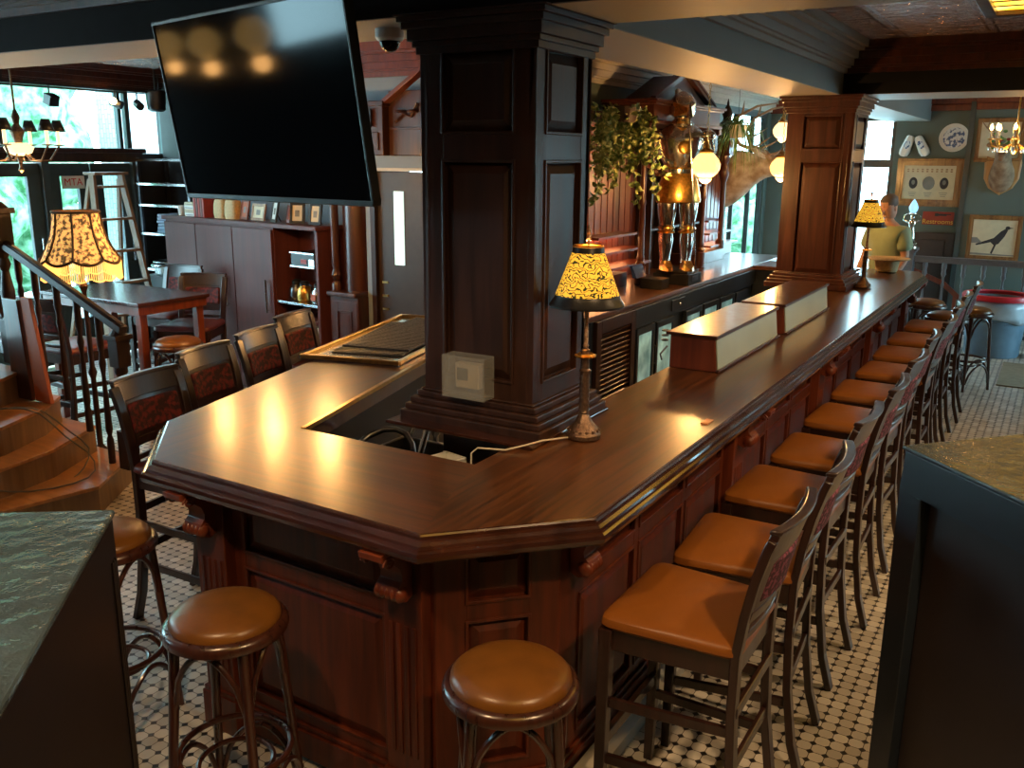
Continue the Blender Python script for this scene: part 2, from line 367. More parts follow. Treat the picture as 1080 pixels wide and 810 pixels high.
# left wall with a glazed shopfront: doors below, wide transom above
S('wall_left', [(XL-.15, XL, YN-.15, -1.8, 0, ZC), (XL-.15, XL, .2, 1.2, 0, ZC), (XL-.15, XL, -1.8, .2, 0, 2.02), (XL-.15, XL, -.3, .2, 2.02, 2.76), (XL-.15, XL, -1.8, .2, 2.76, ZC), (XL-.15, XL, 6.45, 6.98, 0, 2.1), (XL-.15, XL, 6.9, 6.98, 0, ZC), (XL-.15, XL, 1.2, 6.9, 2.76, ZC),
                (XL-.15, XL, 1.2, 4.0, 0, .3), (XL-.15, XL, 1.2, 1.4, .3, 2.76)], M['blackwall'])
S('wall_alcove', [(XL, -7.32, 6.83, 6.98, 0, ZC), (-7.42, -7.32, 6.3, 6.83, 0, ZC)], M['blackwall'])
S('wall_door_side', [(-7.42, -4.80, YD, YD+.1, 0, ZC)], M['bluewall'])
S('wall_back', [(XL, XR, YN-.15, YN, 0, ZC)], M['brownpanel'])
S('wall_right', [(XR, XR+.15, YN, 10.4, 0, ZC), (XR, XR+.15, 12.5, YF, 0, ZC), (XR, XR+.15, 10.4, 12.5, 0, .6), (XR, XR+.15, 10.4, 12.5, 2.5, ZC)], M['teal'])
S('wall_back_bar', [(XB-.1, XB, YD+.1, 11.25, 0, ZC), (XB-.1, XB, 11.25, 12.9, 2.72, ZC), (XB-.1, XB, 11.25, 12.9, 0, .35), (XB-.1, XB, 12.85, YF+.15, 0, ZC)], M['teal'])
S('wall_far', [(-2.02, -1.10, YF, YF+.15, 0, ZC), (-1.10, XR, 12.86, YF+.15, 0, ZC), (XB, -2.02, YF, YF+.15, 2.66, ZC), (XB, -3.3, YF, YF+.15, 0, 2.66), (XB, -2.02, YF, YF+.15, 0, .1)], M['teal'])
# far wall corner strip, wainscot, cornice
S('trim_1', [(-1.16, -1.10, 12.83, 12.86, 0, 2.82)], M['tealdark'])
mb = MB(); mb.box(-2.02, -1.17, 12.93, 13.0, 0, 1.21)
for a in (-1.98, -1.62):
    mb.box(a, a+.34, 12.91, 12.94, .2, 1.12)
struct('trim_2', mb, M['brownpanel'], bevel=.006)
S('trim_3', [(XB, -1.1, 12.88, 13, 2.80, 2.90), (XB, -1.1, 12.92, 13, 2.72, 2.80), (-1.1, XR, 12.74, 12.86, 2.80, 2.90), (-1.1, XR, 12.78, 12.86, 2.72, 2.80)], M['woodred'], bevel=.01)
# beams (slate sides, pale undersides)
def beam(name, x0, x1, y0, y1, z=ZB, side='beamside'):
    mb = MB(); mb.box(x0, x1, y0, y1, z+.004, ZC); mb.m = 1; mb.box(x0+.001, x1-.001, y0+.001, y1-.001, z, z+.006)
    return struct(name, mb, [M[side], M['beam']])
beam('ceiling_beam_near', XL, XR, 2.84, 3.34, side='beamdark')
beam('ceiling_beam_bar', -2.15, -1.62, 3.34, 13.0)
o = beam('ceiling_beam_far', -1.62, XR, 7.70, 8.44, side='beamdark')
# crown mouldings inside the coffers
def crown(name, x0, x1, y0, y1, sides, m, z0=2.76):
    mb = MB()
    for (d, z) in ((.03, z0), (.06, z0+.035), (.085, z0+.05), (.12, z0+.10), (.17, z0+.15), (.20, z0+.17)):
        zt = ZC if d > .19 else z+.05
        if 'w' in sides: mb.box(x0, x0+d, y0, y1, z, zt)
        if 'e' in sides: mb.box(x1-d, x1, y0, y1, z, zt)
        if 's' in sides: mb.box(x0, x1, y0, y0+d, z, zt)
        if 'n' in sides: mb.box(x0, x1, y1-d, y1, z, zt)
    return struct(name, mb, m)
crown('ceiling_cornice_1', -1.62, XR, 3.34, 7.70, 'w', M['beam'])
crown('ceiling_cornice_2', -1.62, XR, 3.34, 7.70, 'n', M['wood'])
crown('ceiling_cornice_3', XB, -2.15, 6.2, 13, 'w', M['cream'], 2.74)
crown('ceiling_cornice_4', -7.3, -4.86, 3.34, YD, 'n', M['woodred'], 2.70)
crown('ceiling_cornice_5', XL, -2.15, YN, 2.84, 'n', M['wood'], 2.76)
crown('ceiling_cornice_6', XL, -7.4, 3.34, 6.83, 'w', M['wood'], 2.76)
# left shopfront: two window openings and glazed doors
def glazed(name, x, y0, y1, z0, z1, mull, fm, fw=.05, t=.06, nx=True):
    """frame with mullions at given offsets; wall normal along x (nx) or y"""
    mb = MB(); B = (lambda a, b, c, d: mb.box(x-t/2, x+t/2, a, b, c, d)) if nx else (lambda a, b, c, d: mb.box(a, b, x-t/2, x+t/2, c, d))
    B(y0, y1, z0, z0+fw); B(y0, y1, z1-fw, z1); B(y0, y0+fw, z0+fw, z1-fw); B(y1-fw, y1, z0+fw, z1-fw)
    for a in mull: B(a-.02, a+.02, z0+fw, z1-fw)
    o = struct(name, mb, fm); o.name = name
    g = MB()
    if nx: g.box(x-.004, x+.004, y0+fw, y1-fw, z0+fw, z1-fw)
    else: g.box(y0+fw, y1-fw, x-.004, x+.004, z0+fw, z1-fw)
    g.build('pane', M['glass'], o); return o
glazed('window_1', -8.66, 4.0, 6.45, 2.13, 2.76, [5.05, 6.35], M['tealdark'], .03)
glazed('window_2', -8.66, 1.4, 4.0, .3, 2.76, [2.7], M['tealdark'])
glazed('window_3', -8.66, 6.45, 6.9, 2.1, 2.76, [], M['tealdark'], .02)
S('trim_4', [(-8.62, -8.5, 4.0, 6.5, 2.03, 2.15), (-8.62, -8.44, 4.0, 6.5, 2.12, 2.17)], M['wooddark'], bevel=.01)
S('trim_5', [(-8.70, -8.56, y-.04, y+.04, 0, 2.04) for y in (4.04, 5.42, 6.44)], M['tealdark'], bevel=.005)
def door_leaf(n, y0, y1, poster=None):
    mb = MB(); x0, x1 = -8.66, -8.61; g = .13
    mb.box(x0, x1, y0, y1, .02, .45); mb.box(x0, x1, y0, y1, 1.90, 2.02); mb.box(x0, x1, y0, y0+g, .45, 1.90); mb.box(x0, x1, y1-g, y1, .45, 1.90)
    o = struct('door_%d' % n, mb, M['tealdark'], bevel=.006)
    p = MB(); p.box(-8.64, -8.63, y0+g, y1-g, .45, 1.90); p.build('pane', M['glass'], o)
    h = MB(); h.tube([(x1, y1-.07, 1.0), (x1+.05, y1-.07, 1.0), (x1+.05, y1-.07, 1.3), (x1, y1-.07, 1.3)], .01); h.build('door_handle', M['steel'], o)
    return o
door_leaf(1, 4.09, 4.73); door_leaf(2, 4.75, 5.38); door_leaf(3, 5.46, 5.92); door_leaf(4, 5.94, 6.40)
# service door with a narrow glazed slit, in a bay that stands forward of the cupboard wall
YB = 5.78
mb = MB(); mb.box(-4.755, -3.935, YB+.02, YB+.07, .01, 1.99)
o = struct('door_5', mb, plain('brown_door_paint', (.035, .022, .014), rough=.45), bevel=.003)
m_ = MB(); m_.box(-4.578, -4.485, YB+.008, YB+.022, 1.26, 1.84); m_.build('glass_slit', M['slit'], o)
m_ = MB()
for z in (1.11, 1.0, .89): m_.cbox((-4.69, YB+.015, z), (.056, .012, .018))
m_.build('lock_plate', M['brass'], o)
mb = MB(); mb.box(-4.80, -4.755, YB-.02, YB+.08, 0, 2.0); mb.box(-3.935, -3.89, YB-.02, YB+.08, 0, 2.0); mb.m = 1; mb.box(-4.80, -3.89, YB-.02, YB+.08, 1.995, 2.02)
struct('trim_6', mb, [M['wooddark'], M['cream']])
S('wall_service_bay', [(-4.86, -4.80, YB, YD, 0, ZC), (-4.80, -3.89, YB, YB+.1, 2.02, ZC), (-3.89, XB, YB, YD+.1, 0, ZC)], M['bluewall'])
crown('ceiling_cornice_7', -4.86, XB, 3.34, YB, 'n', M['woodred'], 2.70)
# unseen left and right windows added for light; then back bar and far wall
glazed('window_6_unseen', -8.66, -1.8, -.3, 2.02, 2.76, [-1.3], M['tealdark'])  # out of view, added for the bright reflection in the television
glazed('window_7_unseen', XR+.07, 10.4, 12.5, .6, 2.5, [11.4], M['tealdark'])  # out of view, added to bring daylight onto the far floor and wall
glazed('window_4', -3.70, 11.25, 12.85, .35, 2.72, [11.6, 12.3], M['tealdark'], .06)
glazed('window_5', 13.08, -3.3, -2.02, .1, 2.66, [-2.75], M['tealdark'], .05, nx=False)
S('trim_7', [(-3.3, -2.02, 13.02, 13.1, 2.02, 2.12), (-3.74, -3.66, 11.25, 12.9, 2.05, 2.14)], M['tealdark'])

# ------------------------------------------------------------------ outside
mb = MB(); mb.box(-30, 12, -14, 40, -.3, -.13)
struct('ground_outside', mb, M['pavement'])
def hedge(name, label, cx, cy, cz, sx, sy, sz, n=26, seed=1):
    t = thing(name, label, 'hedge', (cx, cy, -.13)); mb = MB(); rnd = random.Random(seed)
    for i in range(n):
        c = (cx+rnd.uniform(-sx, sx), cy+rnd.uniform(-sy, sy), rnd.uniform(.5, sz)); r = rnd.uniform(.5, .9)
        mb.ball(c, r, 12, 8)
    o = mb.build('leaves', M['hedge'], t, smooth=True)
    d = o.modifiers.new('d', 'DISPLACE'); tx = bpy.data.textures.new(name, 'CLOUDS'); tx.noise_scale = .25; d.texture = tx; d.strength = .5
    s = MB()
    s.tube([(cx, cy, -.13), (cx, cy, 1.2)], .08)
    s.build('trunk', M['oakside'], t); return t
hedge('street_hedge', 'sunlit green hedge outside the glazed doors on the left', -13.5, 6.2, 1.5, .8, 2.6, 3.4, 46, 1)
hedge('street_hedge', 'green shrub outside the side window beyond the back bar', -6.8, 18, 1.2, 1.8, .8, 1.4, 16, 5)
mb = MB(); mb.box(-13.2, -12.6, 9.3, 15.0, -.13, 6)
tag(mb.build('brick_building', M['brick']), 'pale brick building outside the transom window', 'building')

# ------------------------------------------------------------------ bar: worktop, body, corbels
OUT = [(-3.66, 4.74), (-3.006, 2.251), (-2.631, 1.885), (-1.42, 1.860), (-1.033, 2.262), (-1.02, 9.30), (-1.11, 9.58), (-1.75, 9.56)]
INL = [(-3.09, 4.86), (-2.44, 2.487)]; INR = [(-1.64, 2.487), (-1.64, 9.40), (-1.75, 9.46)]
PROF = [(.048, 1.070), (.042, 1.069), (.038, 1.064), (.037, 1.054), (.028, 1.050), (.020, 1.042), (.017, 1.034), (.010, 1.032), (.003, 1.026), (0, 1.015), (.002, 1.003), (.008, .996), (.02, .992), (.16, .992)]
bar = thing('bar_worktop', 'long polished brown wooden bar worktop with moulded edge, angled around a corner', 'countertop', (-1.5, 3, 1.0))
def top_section(i0, i1, inner, mat, name='worktop_section'):
    mb = MB(); outs = [offset(OUT, d)[i0:i1+1] for d, z in PROF]
    for k in range(len(PROF)-1):
        a = [mb.v((x, y, PROF[k][1])) for x, y in outs[k]]; b = [mb.v((x, y, PROF[k+1][1])) for x, y in outs[k+1]]
        mb.m = 1
        for j in range(len(a)-1): mb.f([a[j], a[j+1], b[j+1], b[j]])
    mb.m = 0
    for poly, z in ((outs[0]+inner, 1.070), (outs[-1]+inner, .992)): mb.f([mb.v((x, y, z)) for x, y in poly])
    mb.m = 1
    path = [outs[0][-1]]+inner+[outs[0][0]]
    low = [outs[-1][-1]]+inner+[outs[-1][0]]
    for j in range(len(path)-1): mb.f([mb.v((*path[j], 1.07)), mb.v((*path[j+1], 1.07)), mb.v((*low[j+1], .992)), mb.v((*low[j], .992))])
    return mb.build(name, [mat, M['edge']], bar)
top_section(0, 2, [INL[1], INL[0]], M['top_y'])
top_section(2, 3, [INR[0], INL[1]], M['top_x'])
top_section(3, 7, [INR[2], INR[1], INR[0]], M['top_y'])
mb = MB()                                            # pale metal lip along the well
mb.tube([(*INL[0], 1.066), (*INL[1], 1.066)], sq=(.02, .018)); mb.build('metal_lip', M['brass'], bar)

body = thing('panelled_bar', 'mahogany panelled bar base under the angled worktop', 'bar', (-1.5, 3, 0))
FACE = offset(OUT, .185)
def seg_panel(a, b, rects, name='panelling', H=.992, lowpl=True):
    u = Vector((b[0]-a[0], b[1]-a[1], 0)); W = u.length; mb = MB(); mb.M = frame((a[0], a[1], 0), u)
    panels(mb, W, H, rects)
    mb.box(-.02, W+.02, 0, .022, .02, .125); mb.box(-.01, W+.01, 0, .012, .125, .145)
    mb.box(-.01, W+.01, 0, .02, .955, H)
    return mb.build(name, M['woodbar'], body, bevel=.003), mb, W
def bays(W, n, e0=.08, e1=.08, gap=.045):
    w = (W-e0-e1-gap*(n-1))/n; r = []
    for i in range(n):
        a = e0+i*(w+gap); r += [(a, .19, a+w, .70), (a, .765, a+w, .935)]
    return r
# right run, divided by pilasters
PIL = [4.05, 5.74, 7.48, 9.25]
fx = FACE[4][0]; ys = [FACE[4][1]]+PIL
for i in range(4):
    a = (fx+.002*i, ys[i]+(0.0 if i == 0 else .09)); b = (fx+.002*i, ys[i+1]-.09)
    W = b[1]-a[1]; seg_panel(a, b, bays(W, 3, .14 if i == 0 else .05, .05))
seg_panel(FACE[3], FACE[4], bays((Vector(FACE[4])-Vector(FACE[3])).length, 1, .10, .10), name='chamfer_panelling')
Wf = (Vector(FACE[3])-Vector(FACE[2])).length
seg_panel(FACE[2], FACE[3], [(.22, .19, Wf-.20, .68), (.22, .745, Wf-.20, .94)], name='front_panelling')
seg_panel(FACE[1], FACE[2], bays((Vector(FACE[2])-Vector(FACE[1])).length, 1, .12, .10), name='chamfer_panelling')
W = (Vector(FACE[1])-Vector(FACE[0])).length
seg_panel(FACE[0], FACE[1], bays(W, 4), name='left_panelling')
seg_panel((fx, 9.34), FACE[6], [(.1, .19, .2, .7)] if False else [], name='end_panelling')
seg_panel(FACE[6], (-1.75, FACE[6][1]), bays(abs(-1.75-FACE[6][0]), 1), name='end_panelling')
# inner faces of the well
mb = MB(); ir = [(-3.03, 4.80), (-2.50, 2.43), (-1.60, 2.43), (-1.60, 2.86)]
for a, b in zip(ir, ir[1:]): mb.tube([(a[0], a[1], .5), (b[0], b[1], .5)], sq=(.02, .98), up=(0, 0, 1))
mb.box(-1.62, -1.60, 3.31, 9.4, 0, .985)
mb.build('inner_lining', M['black'], body)
# pilasters with corbels
def pilaster(mb, o, u, w=.17):
    mb.M = frame(o, u); mb.box(-w/2, w/2, -.02, .045, 0, .992); mb.box(-w/2-.015, w/2+.015, -.02, .06, 0, .15); mb.box(-w/2-.008, w/2+.008, -.02, .055, .15, .17)
    for k in (-.045, -.015, .015, .045): mb.box(k-.008, k+.008, .045, .050, .24, .70)
def corbel(parent, o, u, w=.085):
    """scroll bracket: S-shaped cheek, turned roll at the foot"""
    mb = MB(); mb.M = frame(o, u)
    prof = [(0, .02), (.03, .01), (.058, .02), (.072, .045), (.066, .07), (.05, .082), (.046, .10), (.058, .13), (.085, .152), (.120, .165), (.142, .180), (.145, .2), (0, .2)]
    mb.rings([[(-w/2, y, z) for y, z in prof], [(w/2, y, z) for y, z in prof]])
    for s in (-1, 1):                                # carved scrolls on both cheeks
        pts = [(s*w/2, .045+.022*math.cos(t)*(1-t/14), .045+.022*math.sin(t)*(1-t/14)) for t in [i*.5 for i in range(20)]]
        mb.tube(pts, .004, 6)
        pts = [(s*w/2, .105+.028*math.cos(t)*(1-t/14), .165+.020*math.sin(t)*(1-t/14)) for t in [i*.5 for i in range(20)]]
        mb.tube(pts, .004, 6)
    c = mb.build('corbel', M['woodred'], parent, bevel=.004, smooth=True)
    r = MB(); r.M = frame(o, u) @ Matrix.Translation((-w/2-.012, .052, .042)) @ Matrix.Rotation(R(90), 4, 'Y')
    prof = [(.006, 0)]
    for k in range(5): z = .004+k*.0205; prof += [(.020, z), (.026, z+.008), (.020, z+.016)]
    r.lathe(prof+[(.006, w+.024)], seg=16); r.build('turned_roll', M['brass'] if False else M['woodred'], c, smooth=True)
for y in PIL:
    mb = MB(); pilaster(mb, (fx, y, 0), (0, 1, 0)); p = mb.build('pilaster', M['woodred'], body, bevel=.004)
    corbel(p, (fx+.045, y, .79), (0, 1, 0))
corbel(body, (FACE[4][0]+.005, FACE[4][1]+.10, .79), (0, 1, 0))
uf = (FACE[3][0]-FACE[2][0], FACE[3][1]-FACE[2][1], 0)
for t_ in (.09, Wf-.09):
    q = Vector((*FACE[2], 0))+Vector(uf).normalized()*t_
    mb = MB(); pilaster(mb, tuple(q), uf, .15); p = mb.build('pilaster', M['woodbar'], body, bevel=.004)
    q2 = q+Vector((Vector(uf).normalized().y, -Vector(uf).normalized().x, 0))*.045; corbel(p, (q2.x, q2.y, .79), uf)
q = Vector((*FACE[1], 0)); ul = Vector((FACE[2][0]-FACE[1][0], FACE[2][1]-FACE[1][1], 0))
q = q+ul.normalized()*.06
corbel(body, (q.x, q.y, .79), tuple(ul))
# foot board with lit brass edge and cream base tile
mb = MB(); F1 = offset(OUT, .155); F2 = offset(OUT, .095)
for a, b, c, d in zip(F1[3:6], F1[4:6], F2[3:6], F2[4:6]):
    mb.rings([[(a[0], a[1], 0), (c[0], c[1], 0), (c[0], c[1], .05), (a[0], a[1], .09)], [(b[0], b[1], 0), (d[0], d[1], 0), (d[0], d[1], .05), (b[0], b[1], .09)]])
mb.build('base_tile', M['cream'], body)

# ------------------------------------------------------------------ columns
def column(name, label, x0, x1, y0, y1, zbase, rectsX, rectsY):
    t = thing(name, label, 'column', ((x0+x1)/2, (y0+y1)/2, 0)); mb = MB()
    W, D = x1-x0, y1-y0
    for o, u, w, rc in (((x0, y0, zbase), (1, 0, 0), W, rectsX), ((x1, y0, zbase), (0, 1, 0), D, rectsY), ((x1, y1, zbase), (-1, 0, 0), W, rectsX), ((x0, y1, zbase), (0, -1, 0), D, rectsY)):
        mb.M = frame(o, u); panels(mb, w, ZB-zbase, [(a, b-zbase, c, d-zbase) for a, b, c, d in rc(w)], depth=.022)
    mb.M = Matrix.Identity(4); mb.box(x0+.05, -1.67, y0+.05, y1-.05, 0, zbase)
    mb.build('panelled_shaft', M['wooddark'] if y0 < 4 else M['wood'], t, bevel=.003)
    c = MB()
    for d, z, zt in ((.012, 2.44, 2.47), (.022, 2.465, 2.485), (.035, 2.485, 2.53), (.05, 2.525, 2.55), (.062, 2.55, 2.575), (.072, 2.575, 2.6)): c.box(x0-d, x1+d, y0-d, y1+d, z+.03, min(zt+.03, 2.5995))
    c.build('cornice', M['wooddark'] if y0 < 4 else M['wood'], t, bevel=.008)
    b = MB()
    for d, z, zt in ((.075, 1.0715, 1.115), (.06, 1.115, 1.14), (.045, 1.14, 1.165), (.025, 1.165, 1.19), (.012, 1.19, 1.2)): b.box(x0-d, x1+d, y0-d, y1+d, z, zt)
    b.build('base_moulding', M['wooddark'] if y0 < 4 else M['wood'], t, bevel=.008)
    return t
RX = lambda w: [(.10, 1.27, w-.09, 2.09), (.10, 2.19, w-.09, 2.475)]
RY = lambda w: [(.07, 1.27, w-.07, 2.09), (.07, 2.19, w-.07, 2.475)]
col1 = column('panelled_column', 'large dark panelled column rising from the near corner of the bar', -2.13, -1.63, 2.87, 3.29, 1.0712, RX, RY)
mb = MB(); mb.box(-2.22, -1.545, 2.72, 3.37, 1.0712, 1.084); mb.build('ledge', M['edge'], col1, bevel=.003)
col2 = column('panelled_column', 'brown panelled column farther along the bar beside the second lamp', -2.03, -1.51, 7.70, 8.26, 1.0712, lambda w: [(.13, 1.19, w-.07, 2.09), (.13, 2.19, w-.09, 2.45)], lambda w: [(.1, 1.19, w-.1, 2.09), (.1, 2.19, w-.1, 2.45)])
# thermostat in a clear guard on the near column
t = thing('thermostat_guard', 'beige thermostat inside a clear plastic guard on the near column', 'thermostat', (-1.885, 2.86, 1.28))
mb = MB(); mb.box(-1.955, -1.845, 2.828, 2.866, 1.232, 1.332); mb.build('thermostat', M['beige'], t, bevel=.006)
mb = MB(); mb.box(-1.942, -1.895, 2.824, 2.829, 1.265, 1.312); mb.build('display', M['lcd'], t)
mb = MB(); mb.box(-1.99, -1.80, 2.79, 2.80, 1.20, 1.365); mb.box(-1.99, -1.98, 2.80, 2.868, 1.20, 1.365); mb.box(-1.81, -1.80, 2.80, 2.868, 1.20, 1.365); mb.box(-1.98, -1.81, 2.80, 2.868, 1.355, 1.365); mb.box(-1.98, -1.81, 2.80, 2.868, 1.20, 1.21)
mb.build('clear_guard', M['clear'], t)
# ------------------------------------------------------------------ seating
def cushion(mb, wf, wb, d, z0, z1, n=10, dome=.022):
    """padded seat: wider in front (+y), softly domed"""
    def ring(s, z):
        out = []
        for i in range(40):
            t = 2*PI*i/40; e = .17
            x = math.copysign(abs(math.cos(t))**e, math.cos(t)); y = math.copysign(abs(math.sin(t))**e, math.sin(t))
            w = (wb+(wf-wb)*(y*s+1)/2)/2; out.append((x*s*w, y*s*d/2, z))
        return out
    mb.rings([ring(.95, z0), ring(1, z0+.012), ring(1, z1-.022), ring(.985, z1-.008), ring(.94, z1), ring(.8, z1+dome*.35), ring(.55, z1+dome*.7), ring(.25, z1+dome*.95), ring(.02, z1+dome)])
def make_chair(label, cat, fab, seatm, group=None, h=1.14):
    t = thing('bar_chair', label, cat, (0, 0, 0), 0, group)
    m = MB(); cushion(m, .475, .42, .43, .725, .768); m.build('seat', seatm, t, smooth=True)
    m = MB()
    for s in (-1, 1): m.tube([(s*.205, .185, .69), (s*.18, -.19, .69)], sq=(.024, .075))
    m.tube([(-.2, .187, .69), (.2, .187, .69)], sq=(.024, .075)); m.tube([(-.18, -.19, .69), (.18, -.19, .69)], sq=(.024, .075))
    m.build('seat_frame', M['chairwood'], t, bevel=.004)
    for s in (-1, 1):
        m = MB(); a = .021; b = .015
        m.rings([[(s*.212+x*b, .20+y*b, 0) for x, y in ((-1, -1), (1, -1), (1, 1), (-1, 1))], [(s*.212+x*a, .19+y*a, .725) for x, y in ((-1, -1), (1, -1), (1, 1), (-1, 1))]])
        m.build('leg', M['chairwood'], t, bevel=.003)
    for s in (-1, 1):
        m = MB(); P = [(s*.186, -.275, 0), (s*.184, -.235, .14), (s*.182, -.208, .34), (s*.181, -.198, .55), (s*.181, -.200, .74), (s*.183, -.216, .86), (s*.187, -.240, .98), (s*.19, -.268, 1.08), (s*.19, -.280, h-.03)]
        m.tube(P, sq=(.026, .046), up=(1, 0, 0) if False else None); m.build('leg', M['chairwood'], t, bevel=.004, smooth=True)
    m = MB()
    for s in (-1, 1):
        for z in (.27, .47): m.tube([(s*.208, .19, z), (s*.183, -.212, z+.015)], sq=(.016, .034))
    m.tube([(-.208, .193, .33), (.208, .193, .33)], sq=(.02, .04))
    for z in (.36, .55): m.tube([(-.183, -.206, z), (.183, -.206, z)], sq=(.016, .036))
    m.build('stretcher', M['chairwood'], t, bevel=.003)
    def curved(z0, z1, th, y0, y1, hw, bow, mb, n=10):
        rs = []
        for i in range(n+1):
            u = -1+2*i/n; yb = -bow*(1-u*u); x = u*hw
            rs.append([(x, y0+yb-th/2, z0), (x, y0+yb+th/2, z0), (x, y1+yb+th/2, z1), (x, y1+yb-th/2, z1)])
        mb.rings(rs)
    m = MB(); curved(1.04, h-.012, .026, -.256, -.283, .198, .026, m); curved(h-.016, h, .034, -.281, -.286, .20, .028, m)
    m.build('crest_rail', M['chairwood'], t, bevel=.005, smooth=True)
    m = MB(); curved(.835, .875, .020, -.215, -.224, .18, .018, m); curved(.775, .80, .018, -.205, -.208, .178, .014, m)
    m.build('back_rail', M['chairwood'], t, bevel=.004, smooth=True)
    m = MB(); curved(.89, 1.025, .030, -.226, -.254, .148, .024, m); m.build('back_pad', fab, t, bevel=.010, smooth=True)
    m = MB(); curved(.865, 1.05, .016, -.218, -.261, .182, .022, m); m.build('back_board', M['chairwood'], t, smooth=True)
    return t
def place(proto, used, x, y, rz, label, group=None, name=None):
    o = proto if not used else copy_tree(proto)
    o.location = (x, y, 0); o.rotation_euler = (0, 0, rz); o['label'] = label
    if group: o['group'] = group
    return o
ORD = ['nearest', 'second nearest', 'third nearest', 'fourth nearest', 'fifth nearest', 'sixth nearest', 'seventh nearest', 'eighth nearest', 'ninth nearest', 'farthest']
ch = make_chair('x', 'chair', M['plumfab'], M['vinyl'])
for i, y in enumerate((2.26, 2.80, 3.46, 4.06, 4.74, 5.40, 6.05, 6.69, 7.33, 8.04)):
    place(ch, i > 0, -.835+.012*math.sin(i*2.3), y+.235, R(90+(0, 4, -1, 1, -2, 1.5, -1, 2, 0, 1)[i]), 'orange-seated wooden bar chair, %s in the row along the right of the bar' % ORD[i], 'bar chairs along the right side of the bar')
chl = make_chair('x', 'chair', M['redfab'], M['maroon'])
dl = Vector((-3.66+3.006, 4.74-2.251)).normalized(); nl = Vector((-dl.y, dl.x))       # outward normal of the left run
LL = ['nearest, standing at the corner', 'second from the front', 'third from the front', 'farthest, beside the steel tray']
for i, (x, y, a) in enumerate(((-3.26, 2.63, -82), (-3.50, 3.18, -80), (-3.64, 3.69, -77), (-3.87, 4.21, -78))):
    place(chl, i > 0, x+.03, y, R(a), 'red-backed chair at the left of the bar, %s' % LL[i], 'red-backed chairs at the left side of the bar')
hi = [(-6.05, 4.95, 205, 'dark bar chair with red back beside the tall red-edged table, in front of the cabinet'), (-6.75, 5.25, 190, 'dark bar chair with red back behind the tall table, nearer the window'),
      (-6.70, 3.93, -6, 'dark bar chair seen behind the balusters on the near side of the tall table'), (-6.08, 3.93, 4, 'dark padded bar chair beside the stair balusters')]
for x, y, a, lb in hi: place(chl, True, x, y, R(a), lb, 'chairs around the tall table')

def make_stool(label, seatm):
    t = thing('bentwood_stool', label, 'stool')
    m = MB(); m.lathe([(.120, .695), (.176, .695), (.186, .702), (.188, .716), (.184, .728), (.174, .736), (.160, .738), (.1, .730)], seg=40); m.build('seat_ring', M['stoolwood'], t, smooth=True)
    m = MB(); m.lathe([(.158, .728), (.166, .738), (.164, .752), (.150, .766), (.12, .777), (.08, .784), (.03, .787), (.003, .787)], seg=40); m.build('seat_pad', seatm, t, smooth=True)
    legs = []
    for k in range(4):
        a = PI/4+k*PI/2; c, s = math.cos(a), math.sin(a); legs.append((c, s))
        m = MB(); m.tube([(.155*c, .155*s, .705), (.163*c, .163*s, .6), (.178*c, .178*s, .42), (.197*c, .197*s, .2), (.215*c, .215*s, .0)], [.0165, .0165, .0155, .0145, .012], 10)
        m.build('leg', M['stoolwood'], t, smooth=True)
    m = MB(); m.torus((0, 0, .285), .172, .0105, 40, 8); m.torus((0, 0, .235), .115, .009, 36, 8); m.build('foot_ring', M['stoolwood'], t, smooth=True)
    for k in range(4):
        a, b = PI/4+k*PI/2, PI/4+(k+1)*PI/2; m = MB()
        for (z0, z1, r0) in ((.50, .685, .168), (.07, .255, .203)):
            pts = []
            for i in range(13):
                u = i/12; an = a+(b-a)*(.03+.94*u); hh = math.sin(PI*u)**.55; rad = r0*(1-.16*math.sin(PI*u))
                pts.append((rad*math.cos(an), rad*math.sin(an), z0+(z1-z0)*hh))
            m = MB(); m.tube(pts, .0095, 8); m.build('arched_brace' if z0 > .3 else 'lower_brace', M['stoolwood'], t, smooth=True)
    return t
st = make_stool('x', M['vinyldark'])
for i, (x, y, a, lb) in enumerate(((-2.03, 1.70, 20, 'bentwood stool with glossy tan seat before the left front panel of the bar'), (-1.12, 1.875, 35, 'bentwood stool with glossy amber seat before the cut corner of the bar'),
                                   (-2.86, 1.87, 10, 'bentwood stool partly hidden behind the black vinyl-covered box'), (-5.57, 4.42, 0, 'tan-seated bentwood stool in front of the tall table near the wooden cabinet'),
                                   (-1.06, 9.74, 15, 'dark bentwood stool at the far end of the bar beneath the railing'), (-.80, 8.98, 0, 'dark bentwood stool just behind the farthest bar chair'), (-.63, 9.46, 50, 'bentwood stool standing against the blue rubbish bin'))):
    place(st, i > 0, x, y, R(a), lb)

